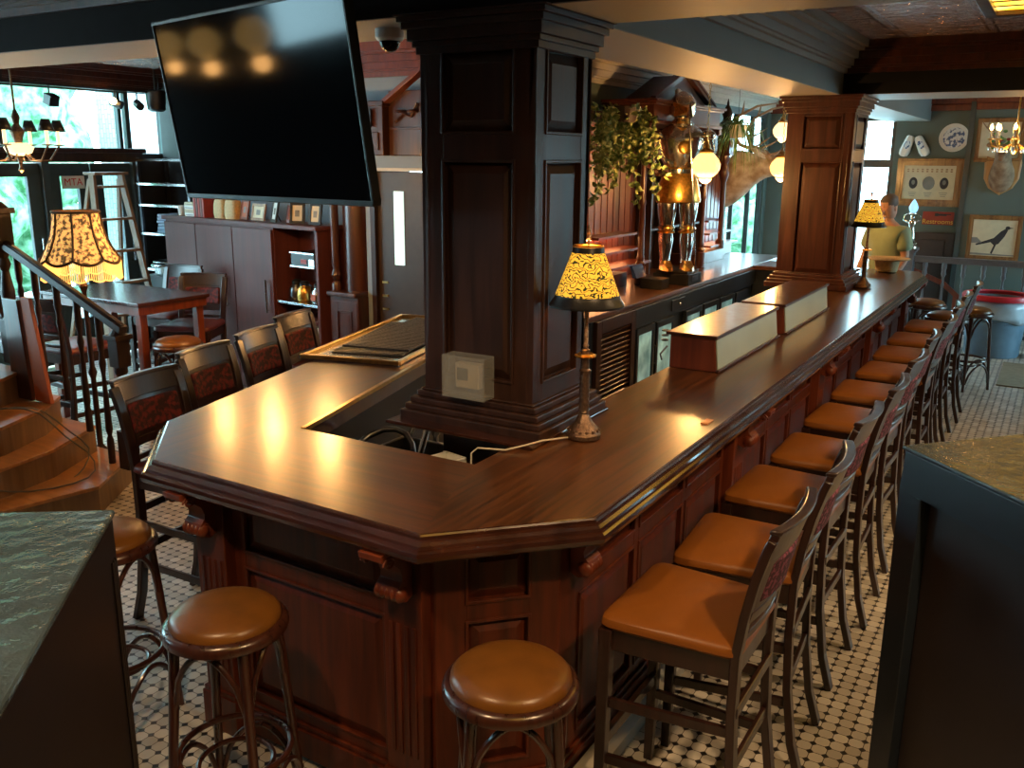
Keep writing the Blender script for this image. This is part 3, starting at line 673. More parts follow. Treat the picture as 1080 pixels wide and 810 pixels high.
# ------------------------------------------------------------------ on the bar
LAMPS = []
def table_lamp(x, y, z, label, s=1.0):
    t = thing('table_lamp', label, 'lamp', (x, y, z))
    def L(pr): return [(r*s, h*s) for r, h in pr]
    m = MB(); m.lathe(L([(.062, 0), (.066, .004), (.066, .018), (.060, .024), (.058, .034), (.048, .046), (.034, .062), (.026, .078), (.020, .09), (.016, .10)]), (x, y, z), 28)
    for k in range(14):
        a = 2*PI*k/14; m.ball((x+.057*s*math.cos(a), y+.057*s*math.sin(a), z+.033*s), .007*s, 6, 5)
    m.build('base', M['antique'], t, smooth=True)
    m = MB(); pr = [(.018, .095), (.021, .10), (.018, .108), (.020, .12)]
    for k in range(12): pr += [(.0205 if k % 2 else .0175, .13+k*.011)]
    pr += [(.022, .262), (.016, .268), (.015, .30), (.0165, .305), (.017, .34), (.010, .345), (.009, .352), (.013, .356), (.009, .362), (.0085, .52)]
    m.lathe(L(pr), (x, y, z), 20); m.build('stem', M['antique'], t, smooth=True)
    m = MB()
    m.lathe(L([(.014, .308), (.030, .312), (.036, .318), (.030, .326), (.014, .324)]), (x, y, z), 20)
    for k in range(9):
        a = 2*PI*k/9; m.ball((x+.034*s*math.cos(a), y+.034*s*math.sin(a), z+.318*s), .009*s, 6, 5, (1, 1, .6))
    m.build('gilt_collar', M['gold'], t, smooth=True)
    sh = MB(); z0, z1 = .545, .70
    sh.lathe(L([(.118, z0), (.060, z1)]), (x, y, z), 40, cap=False); o = sh.build('lamp_shade', M['palm'], t, smooth=True, solid=.0015)
    tr = MB(); tr.lathe(L([(.1385, .505), (.1390, .512), (.123, .533), (.1185, .548), (.1165, .545), (.1375, .508)]), (x, y, z), 40, cap=False)
    tr.build('dark_trim', M['black'], o, smooth=True); tr = MB(); tr.lathe(L([(.0605, z1-.004), (.0565, z1+.020), (.055, z1+.020), (.059, z1-.004)]), (x, y, z), 30, cap=False)
    tr.build('upper_trim', M['black'], o, smooth=True)
    g = MB(); g.torus((x, y, z+.724*s), .052*s, .004*s, 24, 6); g.tube([(x-.052*s, y, z+.724*s), (x+.052*s, y, z+.724*s)], .002); g.build('gilt_rim', M['gold'], o, smooth=True)
    f = MB(); f.lathe(L([(.004, .70), (.004, .745), (.010, .752), (.006, .76), (.011, .772), (.004, .79), (.001, .80)]), (x, y, z), 12); f.build('finial', M['antique'], t, smooth=True)
    b = MB(); b.ball((x, y, z+.60*s), .026*s, 12, 8, (1, 1, 1.2)); b.build('bulb', M['bulb'], t, smooth=True)
    LAMPS.append(((x, y, z+.66*s), 2.2))
    return t
table_lamp(-1.462, 2.97, 1.0715, 'bronze table lamp with yellow palm-leaf shade beside the near column')
table_lamp(-1.37, 7.97, 1.0715, 'slim table lamp with amber patterned shade near the far end of the bar')
mb = MB(); mb.tube([(-1.50, 2.915, 1.079), (-1.545, 2.80, 1.089), (-1.57, 2.72, 1.089), (-1.62, 2.66, 1.078), (-1.72, 2.63, 1.077), (-1.735, 2.61, 1.06), (-1.73, 2.60, .8)], .0035, 6)
tag(mb.build('lamp_cord', M['rope'], smooth=True), 'pale lamp cord running from the bronze lamp around the column ledge', 'cord')
def display(x0, x1, y0, y1, label):
    t = thing('display_case', label, 'box', ((x0+x1)/2, (y0+y1)/2, 1.0715)); z = 1.0715
    m = MB(); m.rings([[(x0+.02, y, z), (x1-.012, y, z), (x1-.03, y, z+.17), (x0+.02, y, z+.17)] for y in (y0+.012, y1-.012)]); m.build('box_body', M['woodred'], t, bevel=.003)
    m = MB(); m.box(x0, x1-.012, y0-.01, y1+.01, z+.170, z+.186); m.build('lid', M['wood'], t, bevel=.005)
    m = MB(); m.rings([[(x1-.0115, y, z+.012), (x1-.0055, y, z+.012), (x1-.022, y, z+.165), (x1-.028, y, z+.165)] for y in (y0+.02, y1-.02)]); m.build('front_panel', M['skysheen'], t)
    m = MB(); m.tube([(x1-.002, y0, z+.008), (x1-.002, y1, z+.008)], sq=(.016, .014)); m.tube([(x1-.018, y0, z+.172), (x1-.018, y1, z+.172)], sq=(.012, .010)); m.build('edge_bead', M['wood'], t, bevel=.003)
    return t
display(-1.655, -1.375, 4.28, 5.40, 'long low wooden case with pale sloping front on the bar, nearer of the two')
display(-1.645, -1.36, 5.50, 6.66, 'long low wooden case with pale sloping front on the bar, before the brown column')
mb = MB()
for k in range(3): mb.torus((-1.68, 4.33, 1.20+k*.025), .016, .004, 16, 6)
mb.tube([(-1.665, 4.33, 1.17), (-1.69, 4.30, 1.13), (-1.68, 4.30, 1.10)], .005)
tag(mb.build('bottle_opener', M['steeldark'], smooth=True), 'small metal wall opener hooked on the end of the nearer display case', 'opener')
# drip tray with rubber mats
u = dl.to_3d() if False else Vector((dl.x, dl.y, 0)); nn = Vector((dl.y, -dl.x, 0))
def TM(o): return Matrix(((nn.x, u.x, 0, o[0]), (nn.y, u.y, 0, o[1]), (0, 0, 1, o[2]), (0, 0, 0, 1)))   # x across the run, y along it
o0 = (-3.335, 3.40, 1.0715)
t = thing('drip_tray', 'shallow steel-rimmed tray lying across the left end of the bar', 'tray', o0)
m = MB(); m.M = TM(o0); m.box(.0, .56, 0, 1.34, 0, .006); m.build('tray_bottom', M['steel'], t)
m = MB(); m.M = TM(o0)
for b in ((0, .56, 0, .02), (0, .56, 1.32, 1.34), (0, .02, .02, 1.32), (.54, .56, .02, 1.32)): m.box(*b, 0, .026)
m.build('tray_rim', M['brass'], t, bevel=.004)
for i, (dx, dy, a, lb) in enumerate(((.27, .62, 4, 'black rubber bar mat, lower of the two overlapping in the tray'), (.33, .72, -3, 'black rubber bar mat lying on top in the steel tray'))):
    m = MB(); mm = TM(o0) @ Matrix.Translation((dx, dy, .0075+i*.013)) @ Matrix.Rotation(R(a), 4, 'Z'); m.M = mm
    m.box(-.2, .2, -.45, .5, 0, .010)
    for k in range(26): m.box(-.19, .19, -.435+k*.0355, -.415+k*.0355, .010, .0125)
    tag(m.build('rubber_mat', M['rubber'], bevel=.002), lb, 'mat', 'rubber bar mats')
# sink well
t = thing('bar_sink', 'dark steel sink unit down in the well behind the bar corner', 'sink', (-2.35, 3.1, 0))
m = MB(); m.box(-2.62, -2.16, 2.60, 3.5, 0, .62); m.build('cabinet', M['steeldark'], t, bevel=.01)
m = MB()
for a in ((-2.60, -2.20, 2.62, 2.64), (-2.60, -2.20, 3.3, 3.32), (-2.60, -2.58, 2.62, 3.32), (-2.20, -2.18, 2.62, 3.32)): m.box(*a, .62, .80)
m.build('basin', M['steeldark'], t, bevel=.005)
m = MB(); m.lathe([(.012, 0), (.012, .2), (.02, .21), (.02, .23)], (-2.42, 3.34, .62), 12); m.tube([(-2.42, 3.34, .84), (-2.42, 3.30, .93), (-2.42, 3.2, .94), (-2.42, 3.14, .88)], .01); m.build('faucet', M['steel'], t, smooth=True)
for i, (pts, lb) in enumerate((([(-2.50, 2.68, .66), (-2.54, 2.80, .82), (-2.50, 2.95, .93), (-2.40, 3.03, .95), (-2.30, 3.02, .90), (-2.22, 2.90, .78), (-2.20, 2.75, .64)], 'grey drinks hose looping up out of the sink well'),
                               ([(-2.28, 3.10, .98), (-2.24, 3.0, .92), (-2.18, 2.86, .82), (-2.15, 2.75, .72), (-2.20, 2.68, .66)], 'shiny steel hose hanging beside the column in the well'),
                               ([(-2.50, 2.54, .82), (-2.38, 2.58, .86), (-2.26, 2.57, .85), (-2.17, 2.54, .80)], 'thin coiled hose along the front edge of the well'))):
    m = MB(); m.tube(pts, .016 if i < 2 else .011, 10); ob = m.build('hose', M['steel'] if i == 1 else M['steeldark'], smooth=True, sub=1); tag(ob, lb, 'hose')
t = thing('plastic_bin', 'open white plastic bin down in the well beside the column', 'bin', (-2.0, 2.66, .6))
m = MB(); cx, cy = -1.985, 2.70
m.M = Matrix.Translation((cx, cy, 0)) @ Matrix.Rotation(R(-12), 4, 'Z')
for b in ((-.06, .06, -.14, -.13), (-.06, .06, .13, .14), (-.06, -.05, -.13, .13), (.05, .06, -.13, .13)): m.box(*b, .61, .955)
m.box(-.06, .06, -.14, .14, .601, .61); m.build('bin_body', M['white'], t, bevel=.006)
m = MB(); m.M = Matrix.Translation((cx, cy, 0)) @ Matrix.Rotation(R(-12), 4, 'Z'); m.box(-.05, .05, -.12, .12, .611, .86); m.build('napkins', M['paper'], t)
m = MB(); m.box(-2.14, -1.75, 2.5, 2.84, 0, .60); tag(m.build('ice_chest', M['black'], bevel=.01), 'black chest under the white bin in the well', 'chest')
m = MB(); m.cbox((-1.13, 3.42, 1.0735), (.030, .075, .004)); 
ob = m.build('copper_scuff', plain('copper_scrap', (.45, .14, .05), rough=.4)); ob.name = 'wood_chip'; tag(ob, 'small copper-coloured chip lying on the bar worktop', 'chip')

# ------------------------------------------------------------------ television, camera
Ta = Matrix.Translation((-2.673, 2.555, 2.280)) @ Matrix.Rotation(-.18337, 4, 'Z') @ Matrix.Rotation(.14452, 4, 'X') @ Matrix.Rotation(-.00726, 4, 'Y')
t = thing('television', 'large black flat television hanging tilted under the ceiling beam', 'television', (-2.673, 2.60, 2.28))
m = MB(); m.M = Ta
for b in ((-.62, .62, -.355, -.335), (-.62, .62, .345, .355), (-.62, -.61, -.335, .345), (.61, .62, -.335, .345)): m.box(b[0], b[1], -.008, .03, b[2], b[3])
m.box(-.60, .60, .012, .035, -.33, .34); m.build('bezel', M['black'], t, bevel=.004)
m = MB(); m.M = Ta; m.box(-.612, .612, -.003, .012, -.337, .347); m.build('screen', M['blackgloss'], t)
m = MB(); m.M = Ta; m.box(-.2, .2, .035, .07, -.15, .2); m.build('rear_housing', M['black'], t, bevel=.01)
m = MB(); m.tube([(-2.66, 2.62, 2.35), (-2.64, 2.835, 2.64)], sq=(.05, .05)); m.tube([(-2.64, 2.80, 2.62), (-2.64, 2.80, 2.97)], sq=(.08, .06)); m.build('mount_arm', M['black'], t)
t = thing('dome_camera', 'white dome security camera under the beam between television and column', 'camera', (-2.42, 3.06, 2.6))
m = MB(); m.lathe([(.058, 2.6005), (.058, 2.565), (.05, 2.555), (.044, 2.553)], (-2.42, 3.06, 0), 28); m.build('camera_body', M['white'], t, smooth=True)
m = MB(); m.ball((-2.42, 3.06, 2.553), .042, 20, 12); m.build('camera_dome', M['blackgloss'], t, smooth=True)

# ------------------------------------------------------------------ foreground boxes
def fg_box(name, label, c, a1, a2, l1, l2, z, topm, recess=None):
    t = thing(name, label, 'box', (c[0], c[1], 0)); d1 = Vector((math.cos(R(a1)), math.sin(R(a1)), 0)); d2 = Vector((math.cos(R(a2)), math.sin(R(a2)), 0))
    m = MB(); Mx = Matrix(((d1.x, d2.x, 0, c[0]), (d1.y, d2.y, 0, c[1]), (0, 0, 1, 0), (0, 0, 0, 1))); m.M = Mx
    if recess == 'x':            # the face along d2 (at local x=0) has a recessed panel
        m.box(.03, l1, 0, l2, 0, z-.02)
        for b in ((0, .03, 0, l2, z-.16, z-.02), (0, .03, 0, .12, 0, z-.16), (0, .03, l2-.12, l2, 0, z-.16), (0, .03, .12, l2-.12, 0, .2)): m.box(*b)
    else:
        m.box(0, l1, .012, l2, 0, z-.02)
        for k in (.05, .075, .1): m.box(k, k+.012, .004, .012, 0, z-.12)
        m.box(0, l1, 0, .012, z-.1, z-.02)
    m.build('cabinet_body', M['charcoal'], t, bevel=.004)
    m = MB(); m.M = Mx; m.box(-.004, l1+.004, -.004, l2+.004, z-.02, z); m.build('top_cover', topm, t, bevel=.006)
    return t

t = thing('serving_cabinet', 'dark cabinet with recessed front panel and glossy top in the right foreground', 'cabinet', (-.29, 2.568, 0))
d1 = Vector((math.cos(R(47.7)), math.sin(R(47.7)), 0)); d2 = Vector((math.cos(R(-45)), math.sin(R(-45)), 0)); z = 1.35
Mx = Matrix(((d1.x, d2.x, 0, -.29), (d1.y, d2.y, 0, 2.568), (0, 0, 1, 0), (0, 0, 0, 1)))
m = MB(); m.M = Mx; m.box(.035, .85, 0, 1.2, .02, z-.012)
for b in ((0, .035, 0, 1.2, z-.125, z-.012), (0, .035, 0, .085, .02, z-.125), (0, .035, 1.1, 1.2, .02, z-.125), (0, .035, .085, 1.1, .02, .2)): m.box(*b)
m.build('cabinet_body', M['navy'], t, bevel=.004)
m = MB(); m.M = Mx; m.box(.034, .036, .086, 1.1, .2, z-.126); m.build('recessed_panel', M['charcoal'], t)
m = MB(); m.M = Mx; m.box(-.006, .86, -.006, 1.206, z-.012, z); m.build('top_board', M['sheet'], t, bevel=.004)
t = thing('covered_cabinet', 'black cabinet under a wrinkled shiny vinyl cover in the left foreground', 'cabinet', (-1.695, 1.136, 0))
d1 = Vector((math.cos(R(216)), math.sin(R(216)), 0)); d2 = Vector((math.cos(R(-47)), math.sin(R(-47)), 0))
Mx = Matrix(((d1.x, d2.x, 0, -1.695), (d1.y, d2.y, 0, 1.136), (0, 0, 1, 0), (0, 0, 0, 1)))
m = MB(); m.M = Mx; m.box(0, .75, 0, .95, .02, z-.012)
for k in (.02, .035, .05): m.box(-.006, .0, k, k+.006, .05, z-.10)
m.build('cabinet_body', M['charcoal'], t, bevel=.004)
m = MB(); m.M = Mx; m.box(-.006, .756, -.006, .956, z-.014, z); m.build('vinyl_cover', M['sheet'], t, bevel=.006)
# ------------------------------------------------------------------ back bar
BX = -2.79
t = thing('back_bar_counter', 'long dark navy service counter with brown top behind the bar', 'counter', (-3.2, 7.7, 0))
m = MB(); m.box(-3.64, BX-.02, 5.74, 9.72, .96, 1.0); m.box(-2.81, -2.2, 9.72, 10.3, .96, 1.0); m.box(-3.64, -2.81, 9.72, 11.0, .96, 1.0); m.build('counter_top', M['top_y'], t, bevel=.008)
m = MB(); m.box(-3.64, BX-.03, 5.80, 9.75, .02, .955); m.box(-2.85, -2.25, 9.78, 10.28, .02, .955); m.build('carcass', M['navy'], t, bevel=.004)
m = MB(); m.box(BX-.03, BX, 6.55, 9.75, .80, .955); m.build('fascia', M['navy'], t, bevel=.004)
m = MB(); m.box(BX-.02, BX+.012, 9.1, 9.5, .62, .78); m.build('drawer', M['navy'], t, bevel=.004)
m = MB(); m.box(BX-.02, BX+.012, 7.30, 7.60, .835, .93); d = m.build('drawer', M['navy'], t, bevel=.004)
m = MB(); m.ball((BX+.022, 7.45, .885), .012, 10, 6); m.build('knob', M['steel'], d, smooth=True)
m = MB()
for y0, y1 in ((5.84, 5.92), (6.46, 6.54)): m.box(BX-.03, BX+.005, y0, y1, .03, .955)
m.box(BX-.03, BX+.005, 5.92, 6.46, .86, .955); m.box(BX-.03, BX+.005, 5.92, 6.46, .03, .20)
d = m.build('louvred_door', M['wooddark'], t, bevel=.004)
m = MB()
for k in range(17):
    z = .215+k*.038; m.rings([[(BX-.028, y, z), (BX-.022, y, z-.004), (BX-.002, y, z+.022), (BX-.008, y, z+.026)] for y in (5.925, 6.455)])
m.build('louvre_slats', M['wood'], d)
m = MB(); m.box(BX-.031, BX-.029, 5.92, 6.46, .2, .86); m.build('dark_gap', M['black'], d)
for i, (y0, y1) in enumerate(((6.57, 6.94), (6.98, 7.38), (7.66, 8.09), (8.13, 8.57), (8.61, 9.06))):
    m = MB()
    for b in ((y0, y1, .06, .11), (y0, y1, .74, .79), (y0, y0+.04, .11, .74), (y1-.04, y1, .11, .74)): m.box(BX-.03, BX+.008, *b)
    d = m.build('fridge_door', M['navy'], t, bevel=.003)
    m = MB(); m.box(BX-.012, BX-.006, y0+.04, y1-.04, .11, .74); m.build('glass_pane', M['fridgeglass'], d)
    m = MB(); m.tube([(BX+.01, y1-.02, .45), (BX+.03, y1-.02, .46), (BX+.03, y1-.02, .6), (BX+.01, y1-.02, .61)], .006); m.build('door_handle', M['steeldark'], d)
# ------------------------------------------------------------------ carved hutch on the counter
hut = thing('carved_hutch', 'tall carved red mahogany hutch with gabled centre standing on the service counter', 'hutch', (-3.5, 8.3, 1.0))
m = MB(); m.box(-3.645, -3.60, 6.42, 10.95, 1.0005, 2.45)
for y in [6.5+.13*k for k in range(34)]:
    if y < 8.3 or y > 9.9: m.box(-3.60, -3.594, y, y+.012, 1.15, 2.40)
m.build('back_panel', M['woodred'], hut)
m = MB(); m.box(-3.60, -3.12, 7.52, 9.26, 2.40, 2.60)
for d, z, zt in ((.02, 2.40, 2.43), (.03, 2.56, 2.58), (.05, 2.58, 2.605)): m.box(-3.6, -3.12+d, 7.52-d, 9.26+d, z, zt)
m.box(-3.60, -3.42, 6.42, 7.52, 2.40, 2.50); m.box(-3.60, -3.42, 9.26, 10.95, 2.40, 2.50)
m.build('entablature', M['wood'], hut, bevel=.005)
m = MB(); m.rings([[(x, 7.70, 2.605), (x, 9.08, 2.605), (x, 8.39, 2.86)] for x in (-3.5, -3.2)])
for s in (-1, 1):
    m.tube([(-3.2, 8.39+s*.78, 2.60), (-3.2, 8.39, 2.885)], sq=(.10, .035)); m.tube([(-3.16, 8.39+s*.80, 2.62), (-3.16, 8.39, 2.91)], sq=(.05, .02))
m.build('gable', M['wood'], hut, bevel=.004)
m = MB(); m.M = Matrix.Translation((-3.09, 8.10, 2.60)) @ Matrix.Rotation(R(62), 4, 'Y'); m.lathe([(.13, 0), (.13, .02), (.11, .03), (.10, .022), (.001, .022)], sy=.8); m.build('oval_medallion', M['cream'], hut, smooth=True)
def post(y, x=-3.22, z0=1.0005, z1=2.40, nm='turned_post'):
    m = MB(); H = z1-z0
    m.lathe([(.05, 0), (.05, .16), (.035, .17), (.045, .19), (.030, .215), (.038, .24), (.028, .27), (.026, H*.5), (.036, H*.52), (.028, H*.54), (.024, H*.8), (.045, H*.83), (.055, H*.87), (.04, H*.9), (.03, H*.92), (.05, H*.95), (.05, H)], (x, y, z0), 18)
    return m.build(nm, M['wood'], hut, smooth=True)
for y in (7.6, 9.18): post(y)
for y in (6.5, 10.28):
    m = MB(); m.lathe([(.05, 0), (.05, .2), (.03, .22), (.03, .85), (.045, .9), (.06, .95), (.05, 1.02), (.035, 1.06), (.055, 1.10), (.055, 1.16)], (-3.38, y, 1.0005), 18)
    m.cbox((-3.38, y, 2.28), (.14, .14, .24)); m.cbox((-3.38, y, 2.42), (.18, .18, .03)); m.cbox((-3.38, y, 2.16), (.17, .17, .02))
    p = m.build('end_post', M['wood'], hut, smooth=True)
    m = MB(); m.lathe([(.05, 0), (.075, .03), (.085, .06), (.05, .09), (.045, .12), (.06, .17), (.045, .21), (.015, .26), (.012, .29), (.001, .33)], (-3.38, y, 2.435), 18); m.build('finial', M['wooddark'], p, smooth=True)
    m = MB(); m.M = Matrix.Translation((-3.31, y, 2.28)) @ Matrix.Rotation(R(90), 4, 'Y'); m.lathe([(.045, 0), (.045, .01), (.03, .014), (.001, .01)], seg=20); m.build('rosette', M['cream'], p, smooth=True)
def bracket(y, s):
    m = MB(); prof = [(0, 0), (.02, -.01), (.05, .0), (.07, .03), (.06, .06), (.05, .09), (.08, .13), (.14, .17), (.20, .19), (.20, .24), (0, .24)]
    m.rings([[(-3.34+px*1.1, y-.04, 2.16+pz) for px, pz in prof], [(-3.34+px*1.1, y+.04, 2.16+pz) for px, pz in prof]])
    for k in range(2): m.torus((-3.30+k*.08, y, 2.20+k*.08), .03, .012, 14, 6)
    m.build('scroll_bracket', M['wood'], hut, bevel=.006)
for y, s in ((7.50, -1), (9.30, 1)): bracket(y, s)
m = MB()
for y in (8.35, 8.85, 9.35, 9.85): m.box(-3.6, -3.44, y-.015, y+.015, 1.001, 2.40)
m.build('divider', M['wooddark'], hut)
for z in (1.42, 1.82):
    m = MB(); m.box(-3.6, -3.45, 8.365, 9.835, z, z+.02); m.build('shelf', M['wooddark'], hut)
m = MB(); m.box(-3.598, -3.592, 8.36, 9.84, 1.01, 2.39); m.build('dark_lining', M['wooddark'], hut)
for side, ys_ in ((0, (7.1, 8.2)), (1, (9.92, 10.9))):
    for k, z in enumerate((1.14, 1.28, 1.42)):
        y0, y1 = (ys_[0], ys_[1]-.14*k) if side == 0 else (ys_[0], ys_[1]-.22*k)
        m = MB(); m.box(-3.59, -3.40+.02*(2-k), y0, y1, z, z+.022); sh = m.build('bottle_step', M['woodred'], hut, bevel=.002)
        m = MB(); m.box(-3.585, -3.56, y0+.02, y1-.02, z-.018, z-.004); m.build('light_strip', M['glowshelf'], sh)
m = MB(); m.box(-3.6, -3.30, 6.56, 7.50, 1.0005, 1.12); m.build('plinth', M['wood'], hut, bevel=.004)
m = MB(); m.box(-3.6, -3.30, 9.30, 10.22, 1.0005, 1.12); m.box(-3.6, -3.45, 10.34, 10.95, 1.0005, 1.12); m.build('plinth', M['wood'], hut, bevel=.004)
# things on the counter
t = thing('cash_box', 'black payment box with blue display on the service counter beside the armour', 'till', (-3.02, 7.46, 1.0))
m = MB(); m.box(-3.12, -2.92, 7.38, 7.56, 1.0005, 1.09); m.build('box_body', M['black'], t, bevel=.006)
m = MB(); m.rings([[(-3.16, y, 1.095), (-3.12, y, 1.095), (-3.17, y, 1.20), (-3.19, y, 1.20)] for y in (7.30, 7.52)]); m.build('display', plain('blue_display', (.03, .06, .22), rough=.2), t)
m = MB(); m.box(-3.2, -2.86, 6.1, 6.42, 1.0005, 1.012); tag(m.build('bar_mat', M['black'], bevel=.003), 'thin black mat near the front end of the service counter', 'mat')

# ------------------------------------------------------------------ suit of armour
kx, ky = -2.985, 7.92
t = thing('armour_plinth', 'square black plinth under the suit of armour on the service counter', 'plinth', (kx, ky, 1.0))
m = MB(); m.box(kx-.17, kx+.17, ky-.17, ky+.17, 1.0005, 1.10); m.box(kx-.15, kx+.15, ky-.15, ky+.15, 1.10, 1.125); m.build('plinth_block', M['black'], t, bevel=.005)
m = MB(); m.box(kx+.17, kx+.174, ky-.08, ky+.08, 1.03, 1.08); m.build('name_plate', M['steeldark'], t)
t = thing('suit_of_armour', 'silver and gilt suit of armour standing on a black plinth before the hutch', 'armour', (kx, ky, 1.126))
KM = Matrix.Translation((kx-.03, ky, 1.126)) @ Matrix.Rotation(R(35), 4, 'Z') @ Matrix.Diagonal((1.28, 1.28, 1, 1))        # local -y is the front
for s in (-1, 1):
    m = MB(); m.M = KM; m.lathe([(.040, .06), (.036, .1), (.046, .2), (.054, .27), (.046, .33), (.05, .345), (.064, .37), (.05, .40), (.054, .43), (.066, .52), (.07, .60), (.06, .66)], (s*.075, 0, 0), 18); lg = m.build('leg_plate', M['silver'], t, smooth=True)
    m = MB(); m.M = KM; m.rings([[(s*.075+a*.04*w, -.03-.14*u, h*b+.0) for a, b in ((-1, 0), (1, 0), (.8, 1), (-.8, 1))] for u, w, h in ((-.3, .9, .09), (.2, 1, .075), (.7, .85, .045), (1, .3, .02))]); m.build('sabaton', M['gold'], lg, smooth=True)
    m = MB(); m.M = KM; m.ball((s*.075, -.052, .37), .032, 12, 8, (1, .6, 1)); m.torus((s*.075, 0, .335), .055, .008, 20, 6); m.build('knee_cop', M['gold'], lg, smooth=True)
m = MB(); m.M = KM; m.lathe([(.155, .60), (.16, .62), (.150, .70), (.135, .78), (.115, .85)], seg=28, sy=.8); m.build('gilt_skirt', M['gold'], t, smooth=True)
m = MB(); m.M = KM; m.lathe([(.118, .70), (.13, .74), (.112, .82), (.100, .88), (.112, .93), (.150, 1.02), (.168, 1.12), (.160, 1.20), (.11, 1.26), (.06, 1.29)], seg=28, sy=.72); m.build('breastplate', M['silver'], t, smooth=True)
m = MB(); m.M = KM
for k in range(3): m.torus((0, 0, .80+k*.05), .118-.006*k, .007, 28, 6, .78)
m.ball((0, -.12, 1.08), .03, 10, 8, (1.6, .4, 2)); m.build('gilt_trim', M['gold'], t, smooth=True)
for s in (-1, 1):
    m = MB(); m.M = KM; m.ball((s*.185, 0, 1.185), .062, 14, 10, (1, 1, .85)); m.tube([(s*.19, 0, 1.16), (s*.215, .01, 1.02), (s*.205, -.02, .93)], [.042, .04, .036], 12); m.tube([(s*.205, -.02, .93), (s*.175, -.10, .86), (s*.12, -.155, .84)], [.036, .033, .024], 12)
    a = m.build('arm_plate', M['silver'], t, smooth=True)
    m = MB(); m.M = KM; m.ball((s*.205, -.01, .935), .04, 12, 8); m.ball((s*.105, -.165, .84), .03, 12, 8, (1.1, 1, .8)); m.build('elbow_and_gauntlet', M['gold'], a, smooth=True)
m = MB(); m.M = KM; m.lathe([(.075, 1.26), (.085, 1.28), (.06, 1.31), (.055, 1.33), (.082, 1.36), (.090, 1.42), (.085, 1.48), (.055, 1.53), (.02, 1.555), (.001, 1.56)], seg=22, sy=1.1)
hm = m.build('helmet', M['silver'], t, smooth=True)
m = MB(); m.M = KM; m.rings([[(-.07, -.04, 1.34), (.07, -.04, 1.34), (.08, -.05, 1.46), (-.08, -.05, 1.46)], [(-.01, -.17, 1.375), (.01, -.17, 1.375), (.01, -.165, 1.41), (-.01, -.165, 1.41)]]); m.build('visor', M['gold'], hm, bevel=.006)
m = MB(); m.M = KM; m.ball((0, .05, 1.46), .08, 14, 10, (.5, 1.1, 1)); m.build('leather_crest', plain('russet_leather', (.22, .07, .03), rough=.5), hm, smooth=True)
m = MB(); m.tube([(kx+.20, ky-.08, 1.14), (kx+.155, ky-.165, 1.95), (kx+.12, ky-.22, 2.45)], .009, 8); m.rings([[(kx+.12+a*.03, ky-.22, 2.45), (kx+.12, ky-.22+a*.01, 2.45), (kx+.12, ky-.22, 2.60)] for a in (-1, 1)]); m.build('lance', M['silver'], t, smooth=True)

# ------------------------------------------------------------------ pendants
def pendant(x, y, z, label, mat, s=1, energy=38, top=ZC):
    t = thing('pendant_light', label, 'light', (x, y, top))
    m = MB(); prof = [(.045, .085), (.060, .07), (.088, .04), (.105, .0), (.100, -.035), (.082, -.065), (.060, -.085), (.042, -.096), (.048, -.105), (.034, -.122), (.012, -.135), (.001, -.138)]
    m.lathe([(r*s, h*s) for r, h in prof], (x, y, z), 24, cap=False)
    for v in m.bm.verts:                                  # moulded flutes in the glass
        a = math.atan2(v.co.y-y, v.co.x-x); k = 1+.035*math.cos(a*12); v.co.x = x+(v.co.x-x)*k; v.co.y = y+(v.co.y-y)*k
    m.build('glass_globe', mat, t, smooth=True)
    m = MB(); m.lathe([(.048*s, .08*s), (.055*s, .09*s), (.05*s, .105*s), (.03*s, .115*s), (.028*s, .14*s), (.012*s, .15*s), (.008*s, .17*s)], (x, y, z), 20); c = m.build('brass_cap', M['brass'], t, smooth=True)
    m = MB(); m.ball((x, y, z), .02*s, 10, 8, (1, 1, 1.5)); m.build('bulb', M['bulb'], t, smooth=True)
    m = MB(); n = int((top-z-.17*s)/.034); z0 = z+.165*s
    for k in range(n):
        a = k % 2; cz = z0+.017+k*(top-z0)/n
        m.tube([(x+(.009*math.cos(q) if a else 0), y+(0 if a else .009*math.cos(q)), cz+.020*math.sin(q)) for q in [2*PI*i/8 for i in range(8)]], .0022, 5, loop=True)
    m.build('chain', M['brass'], t)
    m = MB(); m.lathe([(.05*s, 0), (.05*s, -.012), (.02*s, -.03)], (x, y, top), 18); m.build('ceiling_rose', M['brass'], t, smooth=True)
    if energy: LAMPS.append(((x, y, z-.17*s), energy))
pendant(-2.45, 7.0, 2.065, 'flame-shaped amber pendant light hanging in front of the suit of armour', M['globe'], 1.05)
pendant(-2.45, 9.2, 2.04, 'amber pendant light hanging beside the mounted elk head', M['globe'], 1.05)
pendant(-2.75, 10.25, 2.42, 'small clear glass pendant hanging above and behind the second amber pendant', M['globedim'], .95, 6)
pendant(-5.12, 4.42, 2.1, 'unseen amber pendant added for worktop glare, leftmost of three in a line', M['globe'], 1.05, 13)  # this and the next two: unseen pendants added for glare on the worktop
pendant(-4.62, 4.42, 2.1, 'unseen amber pendant added for worktop glare, middle of three in a line', M['globe'], 1.05, 17)
pendant(-4.10, 4.42, 2.1, 'unseen amber pendant added for worktop glare, rightmost of three in a line', M['globe'], 1.05, 19)
pendant(-5.5, 1.6, 2.42, 'amber pendant reflected in the television, middle one', M['globe'], 1.0, 1.6)  # this and the next two: out of view, added for television reflections
pendant(-4.5, 1.68, 2.45, 'amber pendant reflected in the television, nearest the screen', M['globe'], 1.0, 1.6)
pendant(-6.5, 1.5, 2.42, 'amber pendant reflected in the television, leftmost in the screen', M['globe'], 1.0, 1.6)

